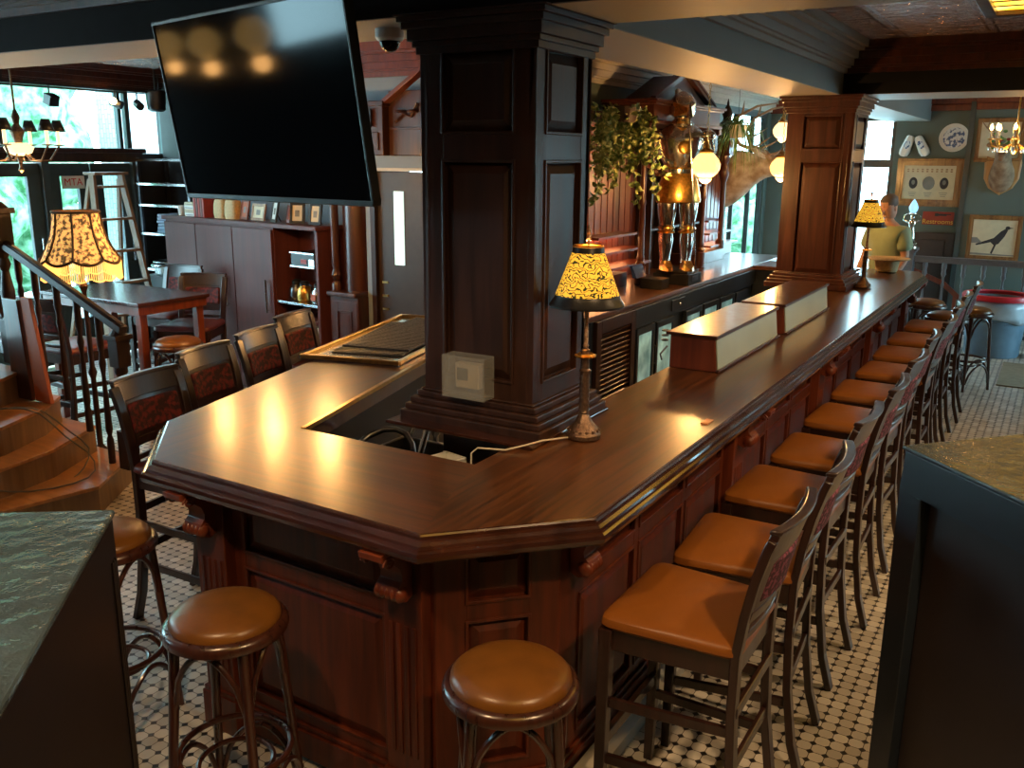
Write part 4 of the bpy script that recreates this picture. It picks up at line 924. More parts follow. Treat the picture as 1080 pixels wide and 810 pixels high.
# ------------------------------------------------------------------ hanging plants
def leafmesh(mb, p, d, L, W):
    d = Vector(d).normalized(); s = d.cross(Vector((random.uniform(-1, 1), random.uniform(-1, 1), random.uniform(-.3, 1)))).normalized(); n = d.cross(s)
    a = Vector(p); pts = [a, a+d*L*.3+s*W*.45, a+d*L*.65+s*W*.4-n*.01, a+d*L-n*.02, a+d*L*.65-s*W*.4-n*.01, a+d*L*.3-s*W*.45]
    mid1, mid2 = a+d*L*.3+n*.006, a+d*L*.65
    v = [mb.v(q) for q in pts]; c1, c2 = mb.v(mid1), mb.v(mid2)
    for f in ((0, 1, 6+0), (0, 6, 5)): pass
    mb.f([v[0], v[1], c1]); mb.f([v[0], c1, v[5]]); mb.f([v[1], v[2], c2, c1]); mb.f([v[5], c1, c2, v[4]]); mb.f([v[2], v[3], c2]); mb.f([v[4], c2, v[3]])
t = thing('hanging_ivy', 'trailing ivy spilling from a basket at the front end of the hutch', 'plant', (-3.1, 6.80, 2.45))
lf, vn = MB(), MB(); rnd = random.Random(3)
for k in range(44):
    a = rnd.uniform(0, 2*PI); r0 = rnd.uniform(.02, .30); x, y, z = -3.08+math.cos(a)*r0*.7, 6.80+math.sin(a)*r0*1.15, 2.50+rnd.uniform(-.05, .05)
    ln = rnd.uniform(.22, .60) if rnd.random() < .85 else .72; n = int(ln/.035); pts = [(-3.08, 6.8, 2.46)]
    for i in range(n):
        x += math.cos(a)*.006+rnd.uniform(-.012, .012); y += math.sin(a)*.006+rnd.uniform(-.012, .012); z -= .035; pts.append((x, y, z))
        for q in range(2): leafmesh(lf, (x, y, z), (rnd.uniform(-1, 1), rnd.uniform(-1, 1), rnd.uniform(-1, .4)), rnd.uniform(.04, .075), .045)
    vn.tube(pts, .0025, 4)
lf.build('foliage', M['foliage'], t); vn.build('vines', M['foliagegreen'], t)
m = MB(); m.lathe([(.10, 0), (.13, .09), (.14, .12)], (-3.08, 6.8, 2.38), 18); m.build('basket', M['wooddark'], t)
t = thing('spider_plant', 'green spider plant hanging at the far end of the hutch', 'plant', (-3.15, 9.95, 2.3))
lf = MB()
for k in range(110):
    a = rnd.uniform(0, 2*PI); L = rnd.uniform(.25, .48); up = rnd.uniform(.02, .16); dr = rnd.uniform(.15, .55); pts = []
    for i in range(7):
        u = i/6; pts.append(Vector((-3.15+math.cos(a)*L*u*.8, 9.95+math.sin(a)*L*u, 2.46+up*math.sin(PI*u*.8)-dr*u*u)))
    sd = Vector((-math.sin(a), math.cos(a), 0)); V = [(lf.v(p-sd*.011*(1-i/7)), lf.v(p+sd*.011*(1-i/7))) for i, p in enumerate(pts)]
    for (a1, b1), (a2, b2) in zip(V, V[1:]): lf.f([a1, b1, b2, a2])
lf.build('foliage', M['foliagegreen'], t)
m = MB(); m.lathe([(.07, 0), (.10, .12), (.11, .14)], (-3.15, 9.95, 2.33), 18); m.build('pot', M['white'], t, smooth=True)
m = MB(); m.tube([(-3.15, 9.95, 2.47), (-3.15, 9.95, 2.98)], .003); m.build('hanger', M['steel'], t)

# ------------------------------------------------------------------ mounted elk head
t = thing('mounted_elk_head', 'pale mounted elk head with antlers in profile beside the bar window', 'animal head', (-3.64, 10.62, 2.1))
m = MB(); E_ = [(-3.645, 1.93, .30, .17), (-3.52, 1.93, .29, .17), (-3.38, 1.95, .23, .14), (-3.24, 1.99, .165, .11), (-3.13, 2.03, .125, .095), (-3.03, 2.035, .105, .085), (-2.93, 2.0, .08, .065), (-2.83, 1.955, .062, .055), (-2.76, 1.925, .055, .052), (-2.725, 1.91, .03, .03)]
rs = []
for x, z, rv, rh in E_:
    r_ = []
    for i in range(20):
        a = 2*PI*i/20; dz = rv*math.sin(a); sag = (1.35 if (x < -3.3 and dz < 0) else 1)
        r_.append((x+(-.10 if False else 0)+dz*.25, 10.62+rh*math.cos(a)*(1+.05*math.sin(5*a)), z+dz*sag))
    rs.append(r_)
m.rings(rs); o = m.build('head', M['hide'], t, smooth=True, sub=1)
for s in (-1, 1):
    m = MB(); m.rings([[(-3.16, 10.62+s*.09, 2.11), (-3.12, 10.62+s*.08, 2.13), (-3.14, 10.62+s*.10, 2.15)], [(-3.25, 10.62+s*.20, 2.17), (-3.21, 10.62+s*.20, 2.20), (-3.24, 10.62+s*.205, 2.24)], [(-3.27, 10.62+s*.26, 2.22), (-3.265, 10.62+s*.26, 2.225), (-3.268, 10.62+s*.262, 2.23)]]); m.build('ear', M['hide'], t, smooth=True)
    m = MB(); b = 10.62; m.tube([(-3.10, b+s*.06, 2.12), (-3.22, b+s*.14, 2.20), (-3.42, b+s*.20, 2.27), (-3.50, b+s*.26, 2.42), (-3.42, b+s*.30, 2.58), (-3.22, b+s*.30, 2.68), (-3.02, b+s*.26, 2.71)], [.022, .022, .021, .02, .017, .013, .006], 8)
    for p, q in (((-3.15, b+s*.09, 2.15), (-2.92, b+s*.12, 2.24)), ((-3.30, b+s*.17, 2.23), (-3.06, b+s*.22, 2.36)), ((-3.47, b+s*.23, 2.35), (-3.25, b+s*.28, 2.47)), ((-3.38, b+s*.30, 2.61), (-3.36, b+s*.33, 2.74))): m.tube([p, ((p[0]+q[0])/2, (p[1]+q[1])/2, (p[2]+q[2])/2-.015), q], [.014, .012, .003], 6)
    m.build('antler', M['antler'], t, smooth=True)
    m = MB(); m.ball((-3.05, 10.62+s*.085, 2.06), .014, 8, 6); m.build('eye', M['blackgloss'], t, smooth=True)
m = MB(); m.ball((-2.735, 10.62, 1.925), .03, 10, 8, (.6, 1.3, .8)); m.build('nose', M['black'], t, smooth=True)
for v_ in t.children_recursive:
    pass
t.location = (-3.645, 11.12, 2.1); t.scale = (1.045, 1.045, 1.045)
t = thing('patio_chair', 'pale metal garden chair outside the bar window', 'chair', (-4.0, 14.4, -.13))
m = MB()
for s in (-1, 1):
    m.tube([(-4.0+s*.22, 14.2, -.13), (-4.0+s*.21, 14.22, .55), (-4.0+s*.21, 14.5, .55)], .014); m.tube([(-4.0+s*.21, 14.62, -.13), (-4.0+s*.21, 14.52, .55), (-4.0+s*.20, 14.6, 1.10)], .014)
m.tube([(-4.2, 14.6, 1.1), (-4.12, 14.62, 1.17), (-3.88, 14.62, 1.17), (-3.8, 14.6, 1.1)], .014); m.build('chair_frame', M['white'], t, smooth=True)
m = MB()
for k in range(6): m.tube([(-4.15+k*.06, 14.56, .6), (-4.15+k*.06, 14.62, 1.16)], .006)
m.build('back_bars', M['white'], t); m = MB(); m.box(-4.22, -3.78, 14.2, 14.56, .54, .57); m.build('seat', M['white'], t)
# ------------------------------------------------------------------ far wall
def picture(name, label, x0, x1, z0, z1, y, fw, fmat, art, cat='picture'):
    t = thing(name, label, cat, ((x0+x1)/2, y, (z0+z1)/2)); m = MB()
    for d, th, o in ((0, fw, .03), (fw*.3, fw*.35, .04)):
        a, b, c, e = x0+d, x1-d, z0+d, z1-d
        for q in ((a, b, c, c+th), (a, b, e-th, e), (a, a+th, c+th, e-th), (b-th, b, c+th, e-th)): m.box(q[0], q[1], y-o, y, q[2], q[3])
    m.build('frame', fmat, t, bevel=.004)
    m = MB(); m.box(x0+fw, x1-fw, y-.016, y-.002, z0+fw, z1-fw); m.build('print', M['paper'], t)
    if art:
        m = MB(); m.M = Matrix.Translation((0, y-.0175, 0)); art(m, x0+fw, x1-fw, z0+fw, z1-fw); m.build('drawing', [M['ink'], M['inkgrey'], M['frame_gold'], M['foliagegreen'], M['signred']], t)
    return t
def disc(m, cx, cz, rx, rz, k=16, dy=0):
    m.f([m.v((cx+rx*math.cos(2*PI*i/k), -dy, cz+rz*math.sin(2*PI*i/k))) for i in range(k)])
def portraits(m, a, b, c, d):
    W, H = b-a, d-c
    m.m = 0
    for u in (.2, .8): disc(m, a+W*u, c+H*.48, W*.085, H*.17)
    m.m = 1
    disc(m, a+W*.5, c+H*.48, W*.12, H*.2)
    m.m = 1
    for u in (.2, .8): disc(m, a+W*u, c+H*.5, W*.035, H*.07, dy=.0015)
    m.m = 2
    for k in range(10):
        for v in (.88, .82): m.cbox((a+W*(.08+.093*k), 0, c+H*v), (W*.04, .001, H*.035))
    m.m = 1
    for u in (.2, .5, .8):
        for k in range(3): m.cbox((a+W*u, 0, c+H*(.2-.05*k)), (W*(.16-.03*k), .001, H*.015))
picture('framed_print', 'wide walnut-framed print with two dark oval portraits on the far wall', -1.95, -1.17, 1.54, 2.14, 12.998, .085, M['frame_gold'], portraits)
def crow(m, a, b, c, d):
    W, H = b-a, d-c; P = lambda u, v: m.v((a+W*u, 0, c+H*v)); m.m = 0
    m.f([P(.52, .30), P(.62, .34), P(.74, .55), P(.80, .72), P(.74, .76), (P(.64, .68)), P(.50, .50), P(.44, .38)])
    m.f([P(.50, .50), P(.44, .38), P(.12, .28), P(.10, .32)]); m.f([P(.52, .30), P(.58, .34), P(.50, .06), P(.46, .08)])
    disc(m, a+W*.79, c+H*.78, W*.055, H*.05, dy=.001); m.f([P(.83, .80), P(.94, .78), P(.83, .76)])
    m.m = 1; m.f([P(0, .34), P(.25, .36), P(.12, .5), P(0, .5)]); m.f([P(0, .02), P(1, .02), P(1, .05), P(0, .08)])
picture('framed_picture', 'pale framed picture of a black striding bird on the far wall', -1.02, -.43, .91, 1.46, 12.858, .05, M['frame_gold'], crow)
def flower(m, a, b, c, d):
    W, H = b-a, d-c; rnd = random.Random(5)
    for k in range(26):
        m.m = rnd.choice([1, 3, 3, 4]); t_ = rnd.uniform(0, 6.28); r_ = rnd.uniform(0, .28); disc(m, a+W*(.5+r_*math.cos(t_)), c+H*(.5+r_*math.sin(t_)), W*.06, H*.045, 8, dy=k*.0001)
picture('framed_picture', 'gilt-framed flower picture above the mounted deer head', -1.06, -.54, 2.10, 2.62, 12.858, .045, M['frame_gold'], flower)
t = thing('decorative_plate', 'round blue and white china plate high on the far wall', 'plate', (-1.32, 12.99, 2.39))
m = MB(); m.M = Matrix.Translation((-1.325, 12.997, 2.395)) @ Matrix.Rotation(R(90), 4, 'X'); m.lathe([(.06, 0), (.13, .006), (.17, .03), (.174, .034), (.168, .036), (.13, .016), (.001, .012)], seg=40); m.build('plate_body', M['white'], t, smooth=True)
m = MB(); m.M = Matrix.Translation((-1.325, 12.98, 2.395)) @ Matrix.Rotation(R(90), 4, 'X'); m.lathe([(.128, .0), (.128, .002), (.001, .002)], seg=32); m.build('painted_scene', M['china'], t, smooth=True)
for i, (x, a, lb) in enumerate(((-1.86, 18, 'blue and white china clog on the far wall, left of the pair'), (-1.68, -28, 'blue and white china clog on the far wall, right of the pair'))):
    t = thing('china_clog', lb, 'ornament', (x, 12.99, 2.29), group='china clogs on the far wall'); m = MB(); m.M = Matrix.Translation((x, 12.93, 2.29)) @ Matrix.Rotation(R(a), 4, 'Y')
    m.rings([[(wx*w, wy*.06, z) for wx, wy in ((-1, -.6), (-.5, -1), (.5, -1), (1, -.6), (1, .8), (-1, .8))] for z, w in ((-.13, .02), (-.115, .05), (-.06, .062), (0, .055), (.07, .05), (.12, .045), (.135, .03))]); m.build('clog_body', M['white'], t, smooth=True)
    m = MB(); m.M = Matrix.Translation((x, 12.93, 2.29)) @ Matrix.Rotation(R(a), 4, 'Y'); m.ball((0, -.06, .02), .035, 12, 8, (1, .3, 1.6)); m.build('painted_panel', M['china'], t, smooth=True)
# mounted deer head, face to the room
t = thing('mounted_deer_head', 'brown mounted deer head on a pale wooden shield on the far wall', 'animal head', (-.73, 12.85, 2.0))
m = MB(); sh = [(-.2, .12), (-.18, .2), (-.10, .17), (0, .24), (.10, .17), (.18, .2), (.2, .12), (.19, -.08), (.13, -.2), (0, -.29), (-.13, -.2), (-.19, -.08)]
m.rings([[(-.73+x*1.02, 12.86, 1.98+z*.95) for x, z in sh], [(-.73+x*1.02, 12.835, 1.98+z*.95) for x, z in sh], [(-.73+x*.92, 12.825, 1.98+z*.86) for x, z in sh]]); m.build('shield', M['shieldwood'], t, bevel=.003)
m = MB(); D_ = [(12.84, 1.93, .145, .19), (12.76, 1.98, .13, .16), (12.68, 2.06, .105, .13), (12.61, 2.16, .085, .10), (12.55, 2.23, .078, .085), (12.47, 2.23, .066, .07), (12.38, 2.18, .046, .05), (12.31, 2.14, .038, .038), (12.29, 2.13, .02, .02)]
m.rings([[(-.73+rx*math.cos(2*PI*i/18), y+.3*rz*math.sin(2*PI*i/18), z+rz*math.sin(2*PI*i/18)) for i in range(18)] for y, z, rx, rz in D_]); m.build('head', M['hidebrown'], t, smooth=True)
for s in (-1, 1):
    m = MB(); m.ball((-.73+s*.13, 12.57, 2.30), .05, 10, 8, (1.2, .35, .7)); m.build('ear', M['hidebrown'], t, smooth=True)
    m = MB(); m.tube([(-.73+s*.04, 12.55, 2.29), (-.73+s*.12, 12.6, 2.40), (-.73+s*.2, 12.58, 2.50), (-.73+s*.17, 12.48, 2.60)], [.014, .013, .011, .004], 7); m.tube([(-.73+s*.14, 12.59, 2.43), (-.73+s*.1, 12.52, 2.53)], [.01, .003], 6); m.tube([(-.73+s*.2, 12.58, 2.49), (-.73+s*.27, 12.55, 2.58)], [.01, .003], 6); m.build('antler', M['antler'], t, smooth=True)
    m = MB(); m.ball((-.73+s*.062, 12.50, 2.25), .011, 8, 6); m.build('eye', M['blackgloss'], t, smooth=True)
# restroom sign and alarm
t = thing('restrooms_sign', 'red sign with yellow Restrooms lettering on the far wall', 'sign', (-1.4, 12.99, 1.39))
m = MB(); m.box(-1.585, -1.215, 12.975, 12.999, 1.31, 1.475); m.build('sign_board', M['signred'], t, bevel=.003)
def text(s, size, loc, mat, parent, name='lettering', rot=(R(90), 0, 0), ext=.002, sx=1):
    cu = bpy.data.curves.new(name, 'FONT'); cu.body = s; cu.size = size; cu.extrude = ext; cu.align_x = 'CENTER'; cu.align_y = 'CENTER'
    tmp = bpy.data.objects.new(name, cu); C.objects.link(tmp); dg = bpy.context.evaluated_depsgraph_get(); me = bpy.data.meshes.new_from_object(tmp.evaluated_get(dg)); bpy.data.objects.remove(tmp)
    me.transform(Matrix.LocRotScale(Vector(loc), Euler(rot), Vector((sx, 1, 1)))); 
    if parent is not None: me.transform(parent_world(parent).inverted())
    me.materials.clear(); me.materials.append(mat); o = bpy.data.objects.new(name, me); C.objects.link(o); o.parent = parent; return o
text('Restrooms', .082, (-1.40, 12.973, 1.348), M['signyellow'], t)
m = MB(); m.box(-1.40, -1.30, 12.970, 12.976, 1.425, 1.45); m.box(-1.34, -1.25, 12.970, 12.976, 1.438, 1.449); m.box(-1.44, -1.40, 12.970, 12.976, 1.418, 1.458); m.build('pointing_hand', M['ink'], t)
t = thing('alarm_point', 'red fire alarm call point with red notice above it on the far wall', 'alarm', (-1.97, 12.99, 1.52))
m = MB(); m.box(-2.01, -1.93, 12.96, 12.999, 1.42, 1.51); m.build('call_point', M['red'], t, bevel=.004); m = MB(); m.box(-1.99, -1.95, 12.955, 12.961, 1.445, 1.47); m.build('white_bar', M['white'], t)
m = MB(); m.box(-2.02, -1.90, 12.99, 12.999, 1.55, 1.62); m.build('notice', M['red'], t)

# ------------------------------------------------------------------ railing, newel, figure lamp
RY_ = 11.9
railm = plain('railing_slate_paint', (.115, .135, .16), rough=.35)
t = thing('balustrade', 'slate-painted balustrade with turned balusters before the far wall', 'railing', (-.6, RY_, 0))
m = MB(); m.box(-1.49, 1.4, RY_-.04, RY_+.04, .93, .985); m.box(-1.49, 1.4, RY_-.05, RY_+.05, .985, 1.0); m.build('top_rail', railm, t, bevel=.006)
m = MB(); m.box(-1.49, 1.4, RY_-.03, RY_+.03, .10, .14); m.build('bottom_rail', railm, t, bevel=.006)
for k in range(13):
    x = -1.36+.21*k; m = MB(); m.lathe([(.022, 0), (.022, .1), (.012, .13), (.017, .3), (.011, .5), (.022, .53), (.013, .56), (.013, .62), (.03, .66), (.022, .70), (.03, .75), (.026, .79)], (x, RY_, .14), 12); m.build('baluster', railm, t, smooth=True)
for k in range(4):
    m = MB(); x = [-1.45, -.6, .3, 1.2][k]; m.box(x-.03, x+.03, RY_-.03, RY_+.03, 0, .10); m.build('foot_block', railm, t)
t = thing('newel_post', 'square slate-painted newel post carrying a small figure lamp', 'post', (-1.58, RY_, 0))
m = MB(); m.box(-1.67, -1.49, RY_-.09, RY_+.09, 0, 1.06); m.build('shaft', railm, t, bevel=.005)
m = MB(); m.box(-1.70, -1.46, RY_-.12, RY_+.12, 1.06, 1.09); m.box(-1.685, -1.475, RY_-.105, RY_+.105, 1.04, 1.06); m.build('cap', railm, t, bevel=.004)
t = thing('figure_lamp', 'silver figure lamp holding up a blue flame-shaped glass on the newel post', 'lamp', (-1.56, RY_, 1.09))
FM = Matrix.Translation((-1.56, RY_, 1.0905))
m = MB(); m.M = FM; m.lathe([(.10, 0), (.10, .02), (.075, .05), (.055, .09), (.04, .12)], seg=20)
for k in range(8): m.ball((.06*math.cos(k*.785), .06*math.sin(k*.785), .055), .022, 8, 6)
m.build('base', M['silver'], t, smooth=True)
m = MB(); m.M = FM; m.lathe([(.05, .10), (.045, .16), (.038, .20), (.028, .235), (.036, .27), (.045, .30), (.035, .325), (.014, .335)], seg=14, sy=.75); m.ball((0, 0, .362), .028, 12, 9, (1, 1, 1.15))
for s in (-1, 1): m.tube([(s*.04, 0, .31), (s*.095, -.01, .33), (s*.085, -.01, .385), (s*.045, 0, .405)], [.014, .012, .010, .008], 8)
m.build('figure', M['silver'], t, smooth=True)
m = MB(); m.M = FM; m.lathe([(.02, .39), (.045, .402), (.045, .41), (.03, .42)], seg=16); m.build('cup', M['silver'], t, smooth=True)
m = MB(); m.M = FM; m.lathe([(.03, .42), (.048, .45), (.052, .48), (.038, .52), (.018, .555), (.001, .578)], seg=10); m.build('glass_flame', M['blueglass'], t, smooth=True)
m = MB(); m.rings([[(-1.72+x*.06, RY_-.25+y*.03, z) for x, y in ((-1, -1), (1, -1), (1.1, 1), (-.9, 1))] for z in (.88, 1.0, 1.07)]); m.box(-1.76, -1.68, RY_-.27, RY_-.23, 0, .88)
tag(m.build('towel_stand', M['bag'], bevel=.01), 'pale blue covered stand beside the newel post', 'stand')
m = MB(); m.tube([(-1.2, 12.5, .62), (-1.0, 12.5, .45)], sq=(.03, .06)); m.tube([(-1.2, 12.5, .62), (-1.9, 12.5, .9)], sq=(.03, .06)); m.tube([(-1.05, 12.5, 0), (-1.05, 12.5, .47)], sq=(.04, .04))
tag(m.build('stair_handrail', M['woodred'], bevel=.004), 'sloping brown handrail behind the balustrade', 'handrail')

# ------------------------------------------------------------------ bin, mat
bx, by = -.52, 11.36
t = thing('rubbish_bin', 'large blue-grey round rubbish bin with red rim', 'bin', (bx, by, 0))
m = MB(); m.lathe([(.235, 0), (.245, .02), (.262, .38), (.272, .385), (.272, .40), (.264, .405), (.285, .64), (.27, .64), (.22, .02)], (bx, by, 0), 36, cap=False); m.lathe([(.235, 0), (.001, .001)], (bx, by, 0), 36, cap=False); m.build('bin_body', M['binblue'], t, smooth=True)
m = MB(); m.lathe([(.288, .625), (.315, .63), (.318, .66), (.308, .685), (.27, .69), (.265, .675), (.285, .64)], (bx, by, 0), 36, cap=False); m.build('red_rim', M['red'], t, smooth=True)
m = MB(); rs = []
for z, r_ in ((.625, .2905), (.55, .293), (.45, .291), (.405, .284)):
    rs.append([(bx+(r_+.006*math.sin(9*a+z*20))*math.cos(a), by+(r_+.006*math.sin(9*a+z*20))*math.sin(a), z+(.03*math.sin(3*a) if z < .42 else 0)) for a in [2*PI*i/60 for i in range(60)]])
m.rings(rs, cap=False); m.build('bin_liner', M['bag'], t, smooth=True, solid=.001)
t.scale = (1.15, 1.15, 1)
m = MB(); m.box(-.36, .5, 9.72, 10.92, .0005, .012); tag(m.build('doormat', plain('tan_mat', (.20, .17, .11), rough=.9), bevel=.003), 'tan doormat on the tiled floor in front of the rubbish bin', 'mat')
m = MB(); m.lathe([(.10, 0), (.12, .05), (.12, .25), (.10, .33), (.05, .36)], (.12, 11.42, 0), 20); tag(m.build('black_bucket', M['black'], smooth=True), 'small black bucket to the right of the rubbish bin', 'bucket')

# ------------------------------------------------------------------ crystal chandelier
cx, cy, cz = -.52, 10.5, 2.28
t = thing('crystal_chandelier', 'crystal chandelier with candle lamps hanging near the far wall', 'chandelier', (cx, cy, ZC))
m = MB(); m.tube([(cx, cy, ZC), (cx, cy, 2.3)], .008); m.lathe([(.02, .2), (.035, .12), (.02, .08), (.045, .03), (.03, -.03), (.04, -.07), (.01, -.1)], (cx, cy, cz), 16); m.build('stem', M['gold'], t, smooth=True)
crys = glassy('crystal', (.95, .95, .95)); crys = plain('crystal_drop', (.85, .86, .88), rough=.05, metal=.3)
for k in range(8):
    a = 2*PI*k/8; c, s = math.cos(a), math.sin(a); m = MB()
    m.tube([(cx, cy, cz+.02), (cx+.10*c, cy+.10*s, cz-.05), (cx+.20*c, cy+.20*s, cz-.02), (cx+.22*c, cy+.22*s, cz+.04)], .007, 6); m.lathe([(.008, 0), (.03, .006), (.032, .012), (.012, .012)], (cx+.22*c, cy+.22*s, cz+.035), 12); ar = m.build('arm', M['gold'], t, smooth=True)
    m = MB(); m.lathe([(.010, 0), (.010, .08)], (cx+.22*c, cy+.22*s, cz+.047), 10); m.build('candle', M['cream'], ar, smooth=True)
    m = MB(); m.lathe([(.006, 0), (.016, .018), (.012, .04), (.001, .065)], (cx+.22*c, cy+.22*s, cz+.128), 10); m.build('candle_bulb', M['bulb'], ar, smooth=True)
    m = MB()
    for q in range(4): m.ball((cx+(.22-.04*q)*c, cy+(.22-.04*q)*s, cz-.05-.02*(q % 2)), .013, 6, 4, (1, 1, 1.6))
    m.build('crystal_string', crys, ar)
LAMPS.append(((cx, cy, cz-.14), 8))

# ------------------------------------------------------------------ hat and person beyond the bar end
hx, hy = -1.40, 9.30
t = thing('straw_hat', 'tan flat-brimmed hat resting crown down on the far end of the bar', 'hat', (hx, hy, 1.0715))
m = MB(); m.lathe([(.001, 0), (.085, 0), (.098, .01), (.112, .095), (.118, .11)], (hx, hy, 1.0715), 30); m.build('crown', M['straw'], t, smooth=True)
m = MB(); m.lathe([(.114, .108), (.19, .120), (.205, .128), (.20, .134), (.114, .116)], (hx, hy, 1.0715), 36, cap=False); m.build('brim', M['straw'], t, smooth=True)
def skinmesh(name, pts, edges, rad, mat, parent, M_, sub=2):
    me = bpy.data.meshes.new(name); me.from_pydata([M_ @ Vector(p) for p in pts], edges, []); me.transform(parent_world(parent).inverted())
    o = bpy.data.objects.new(name, me); C.objects.link(o); o.parent = parent; me.materials.append(mat)
    s = o.modifiers.new('skin', 'SKIN'); s.use_smooth_shade = True
    if not me.skin_vertices: 
        bpy.context.view_layer.objects.active = o
    for i, r_ in enumerate(rad): me.skin_vertices[0].data[i].radius = r_ if isinstance(r_, tuple) else (r_, r_)
    me.skin_vertices[0].data[0].use_root = True
    o.modifiers.new('sub', 'SUBSURF').render_levels = sub; return o
PX, PY = -1.54, 10.08
t = thing('person', 'person in a sage green t-shirt standing beyond the far end of the bar', 'person', (PX, PY, 0))
PM = Matrix.Translation((PX, PY, 0)) @ Matrix.Rotation(R(-25), 4, 'Z')      # faces -y
P_ = [(0, 0, .92), (0, .01, 1.10), (0, .0, 1.28), (0, .0, 1.42), (0, -.01, 1.50), (0, -.02, 1.56),
      (.17, 0, 1.40), (.23, -.01, 1.14), (.20, -.15, .95), (.16, -.24, .94), (-.17, 0, 1.40), (-.24, 0, 1.14), (-.23, -.13, .96), (-.20, -.22, .95),
      (.10, 0, .86), (.11, -.01, .48), (.11, .02, .09), (.11, -.12, .04), (-.10, 0, .86), (-.11, -.01, .48), (-.11, .02, .09), (-.11, -.12, .04)]
E_ = [(0, 1), (1, 2), (2, 3), (3, 4), (4, 5), (3, 6), (6, 7), (7, 8), (8, 9), (3, 10), (10, 11), (11, 12), (12, 13), (0, 14), (14, 15), (15, 16), (16, 17), (0, 18), (18, 19), (19, 20), (20, 21)]
Rr = [(.15, .11), (.15, .11), (.165, .115), (.13, .09), .055, .055, .06, .043, .032, .026, .06, .043, .032, .026, .085, .06, .042, .035, .085, .06, .042, .035]
for s_, (hx_, hy_) in ((1, (.16, -.24)), (-1, (-.20, -.22))):   # five fingers on each hand
    for f_ in range(4):
        b0 = len(P_); P_ += [(hx_+(f_-1.5)*.019, hy_-.055, .937), (hx_+(f_-1.5)*.021, hy_-.09-.006*(1.5-abs(f_-1.5)), .925)]; base = 9 if s_ == 1 else 13
        E_ += [(base, b0), (b0, b0+1)]; Rr += [.0105, .008]
    b0 = len(P_); P_ += [(hx_-s_*.045, hy_-.03, .935)]; E_ += [(base, b0)]; Rr += [.010]
skinmesh('body', P_, E_, Rr, M['skin'], t, PM)
m = MB(); m.M = PM @ Matrix.Translation((0, -.03, 1.645)) @ Matrix.Rotation(R(18), 4, 'X')
m.lathe([(.03, -.125), (.05, -.11), (.066, -.07), (.074, -.02), (.078, .03), (.073, .075), (.05, .105), (.02, .118), (.001, .12)], seg=20, sy=1.2)
m.ball((0, -.098, -.02), .016, 8, 6, (.8, 1, 1.4)); m.tube([(-.025, -.085, -.065), (0, -.09, -.067), (.025, -.085, -.065)], .006, 6)
for s_ in (-1, 1): m.ball((s_*.03, -.083, .005), .011, 8, 6); m.ball((s_*.078, 0, -.01), .022, 8, 6, (.4, .8, 1.3))
m.build('head', M['skin'], t, smooth=True)
m = MB(); m.M = PM @ Matrix.Translation((0, -.02, 1.655)) @ Matrix.Rotation(R(18), 4, 'X'); m.lathe([(.078, .005), (.084, .04), (.080, .08), (.056, .112), (.02, .128), (.001, .13)], seg=20, sy=1.2); m.build('hair', M['hair'], t, smooth=True)
S_ = [(0, 0, .90), (0, .01, 1.10), (0, 0, 1.28), (0, 0, 1.40), (0, -.01, 1.46), (.17, 0, 1.39), (.225, -.01, 1.20), (-.17, 0, 1.39), (-.235, 0, 1.20)]
skinmesh('t_shirt', S_, [(0, 1), (1, 2), (2, 3), (3, 4), (3, 5), (5, 6), (3, 7), (7, 8)], [(.19, .14), (.19, .14), (.21, .15), (.17, .125), .072, .095, .085, .095, .085], M['sage'], t, PM)
J_ = [(0, 0, .90), (.10, 0, .82), (.11, -.01, .48), (.11, .02, .12), (-.10, 0, .82), (-.11, -.01, .48), (-.11, .02, .12)]
skinmesh('jeans', J_, [(0, 1), (1, 2), (2, 3), (0, 4), (4, 5), (5, 6)], [(.165, .125), .10, .075, .06, .10, .075, .06], M['jeans'], t, PM)
# ------------------------------------------------------------------ oak steps with balustrade
stp = thing('oak_steps', 'light oak platform steps with cut corners at the left edge', 'steps', (-5.4, 3.0, 0))
tiers = [([(-4.85, 1.2), (-4.85, 2.57), (-4.75, 3.11), (-5.08, 3.58), (-6.9, 3.58), (-6.9, 1.2)], 0, .18), ([(-5.02, 1.2), (-5.02, 2.70), (-5.10, 3.06), (-5.34, 3.52), (-6.9, 3.52), (-6.9, 1.2)], .18, .36),
         ([(-5.20, 1.2), (-5.22, 2.84), (-5.40, 3.22), (-5.60, 3.46), (-6.9, 3.46), (-6.9, 1.2)], .36, .54), ([(-5.5, 1.2), (-5.52, 2.9), (-5.80, 3.36), (-6.9, 3.36), (-6.9, 1.2)], .54, .72), ([(-5.9, 1.2), (-6.05, 3.30), (-6.9, 3.30), (-6.9, 1.2)], .72, .90)]
for poly, z0, z1 in tiers:
    m = MB(); m.prism(poly[::-1], z0, z1-.022); m.build('riser', M['oakside'], stp)
    m = MB(); c0 = offset(poly[::-1], 0); m.prism([(x+.012*(1 if x > -6 else 0), y) for x, y in poly[::-1]], z1-.022, z1); m.build('tread', M['oak'], stp, bevel=.003)
RL = 3.42
t = thing('stair_balustrade', 'dark turned balustrade with sloping handrail beside the oak steps', 'railing', (-5.4, RL, 0))
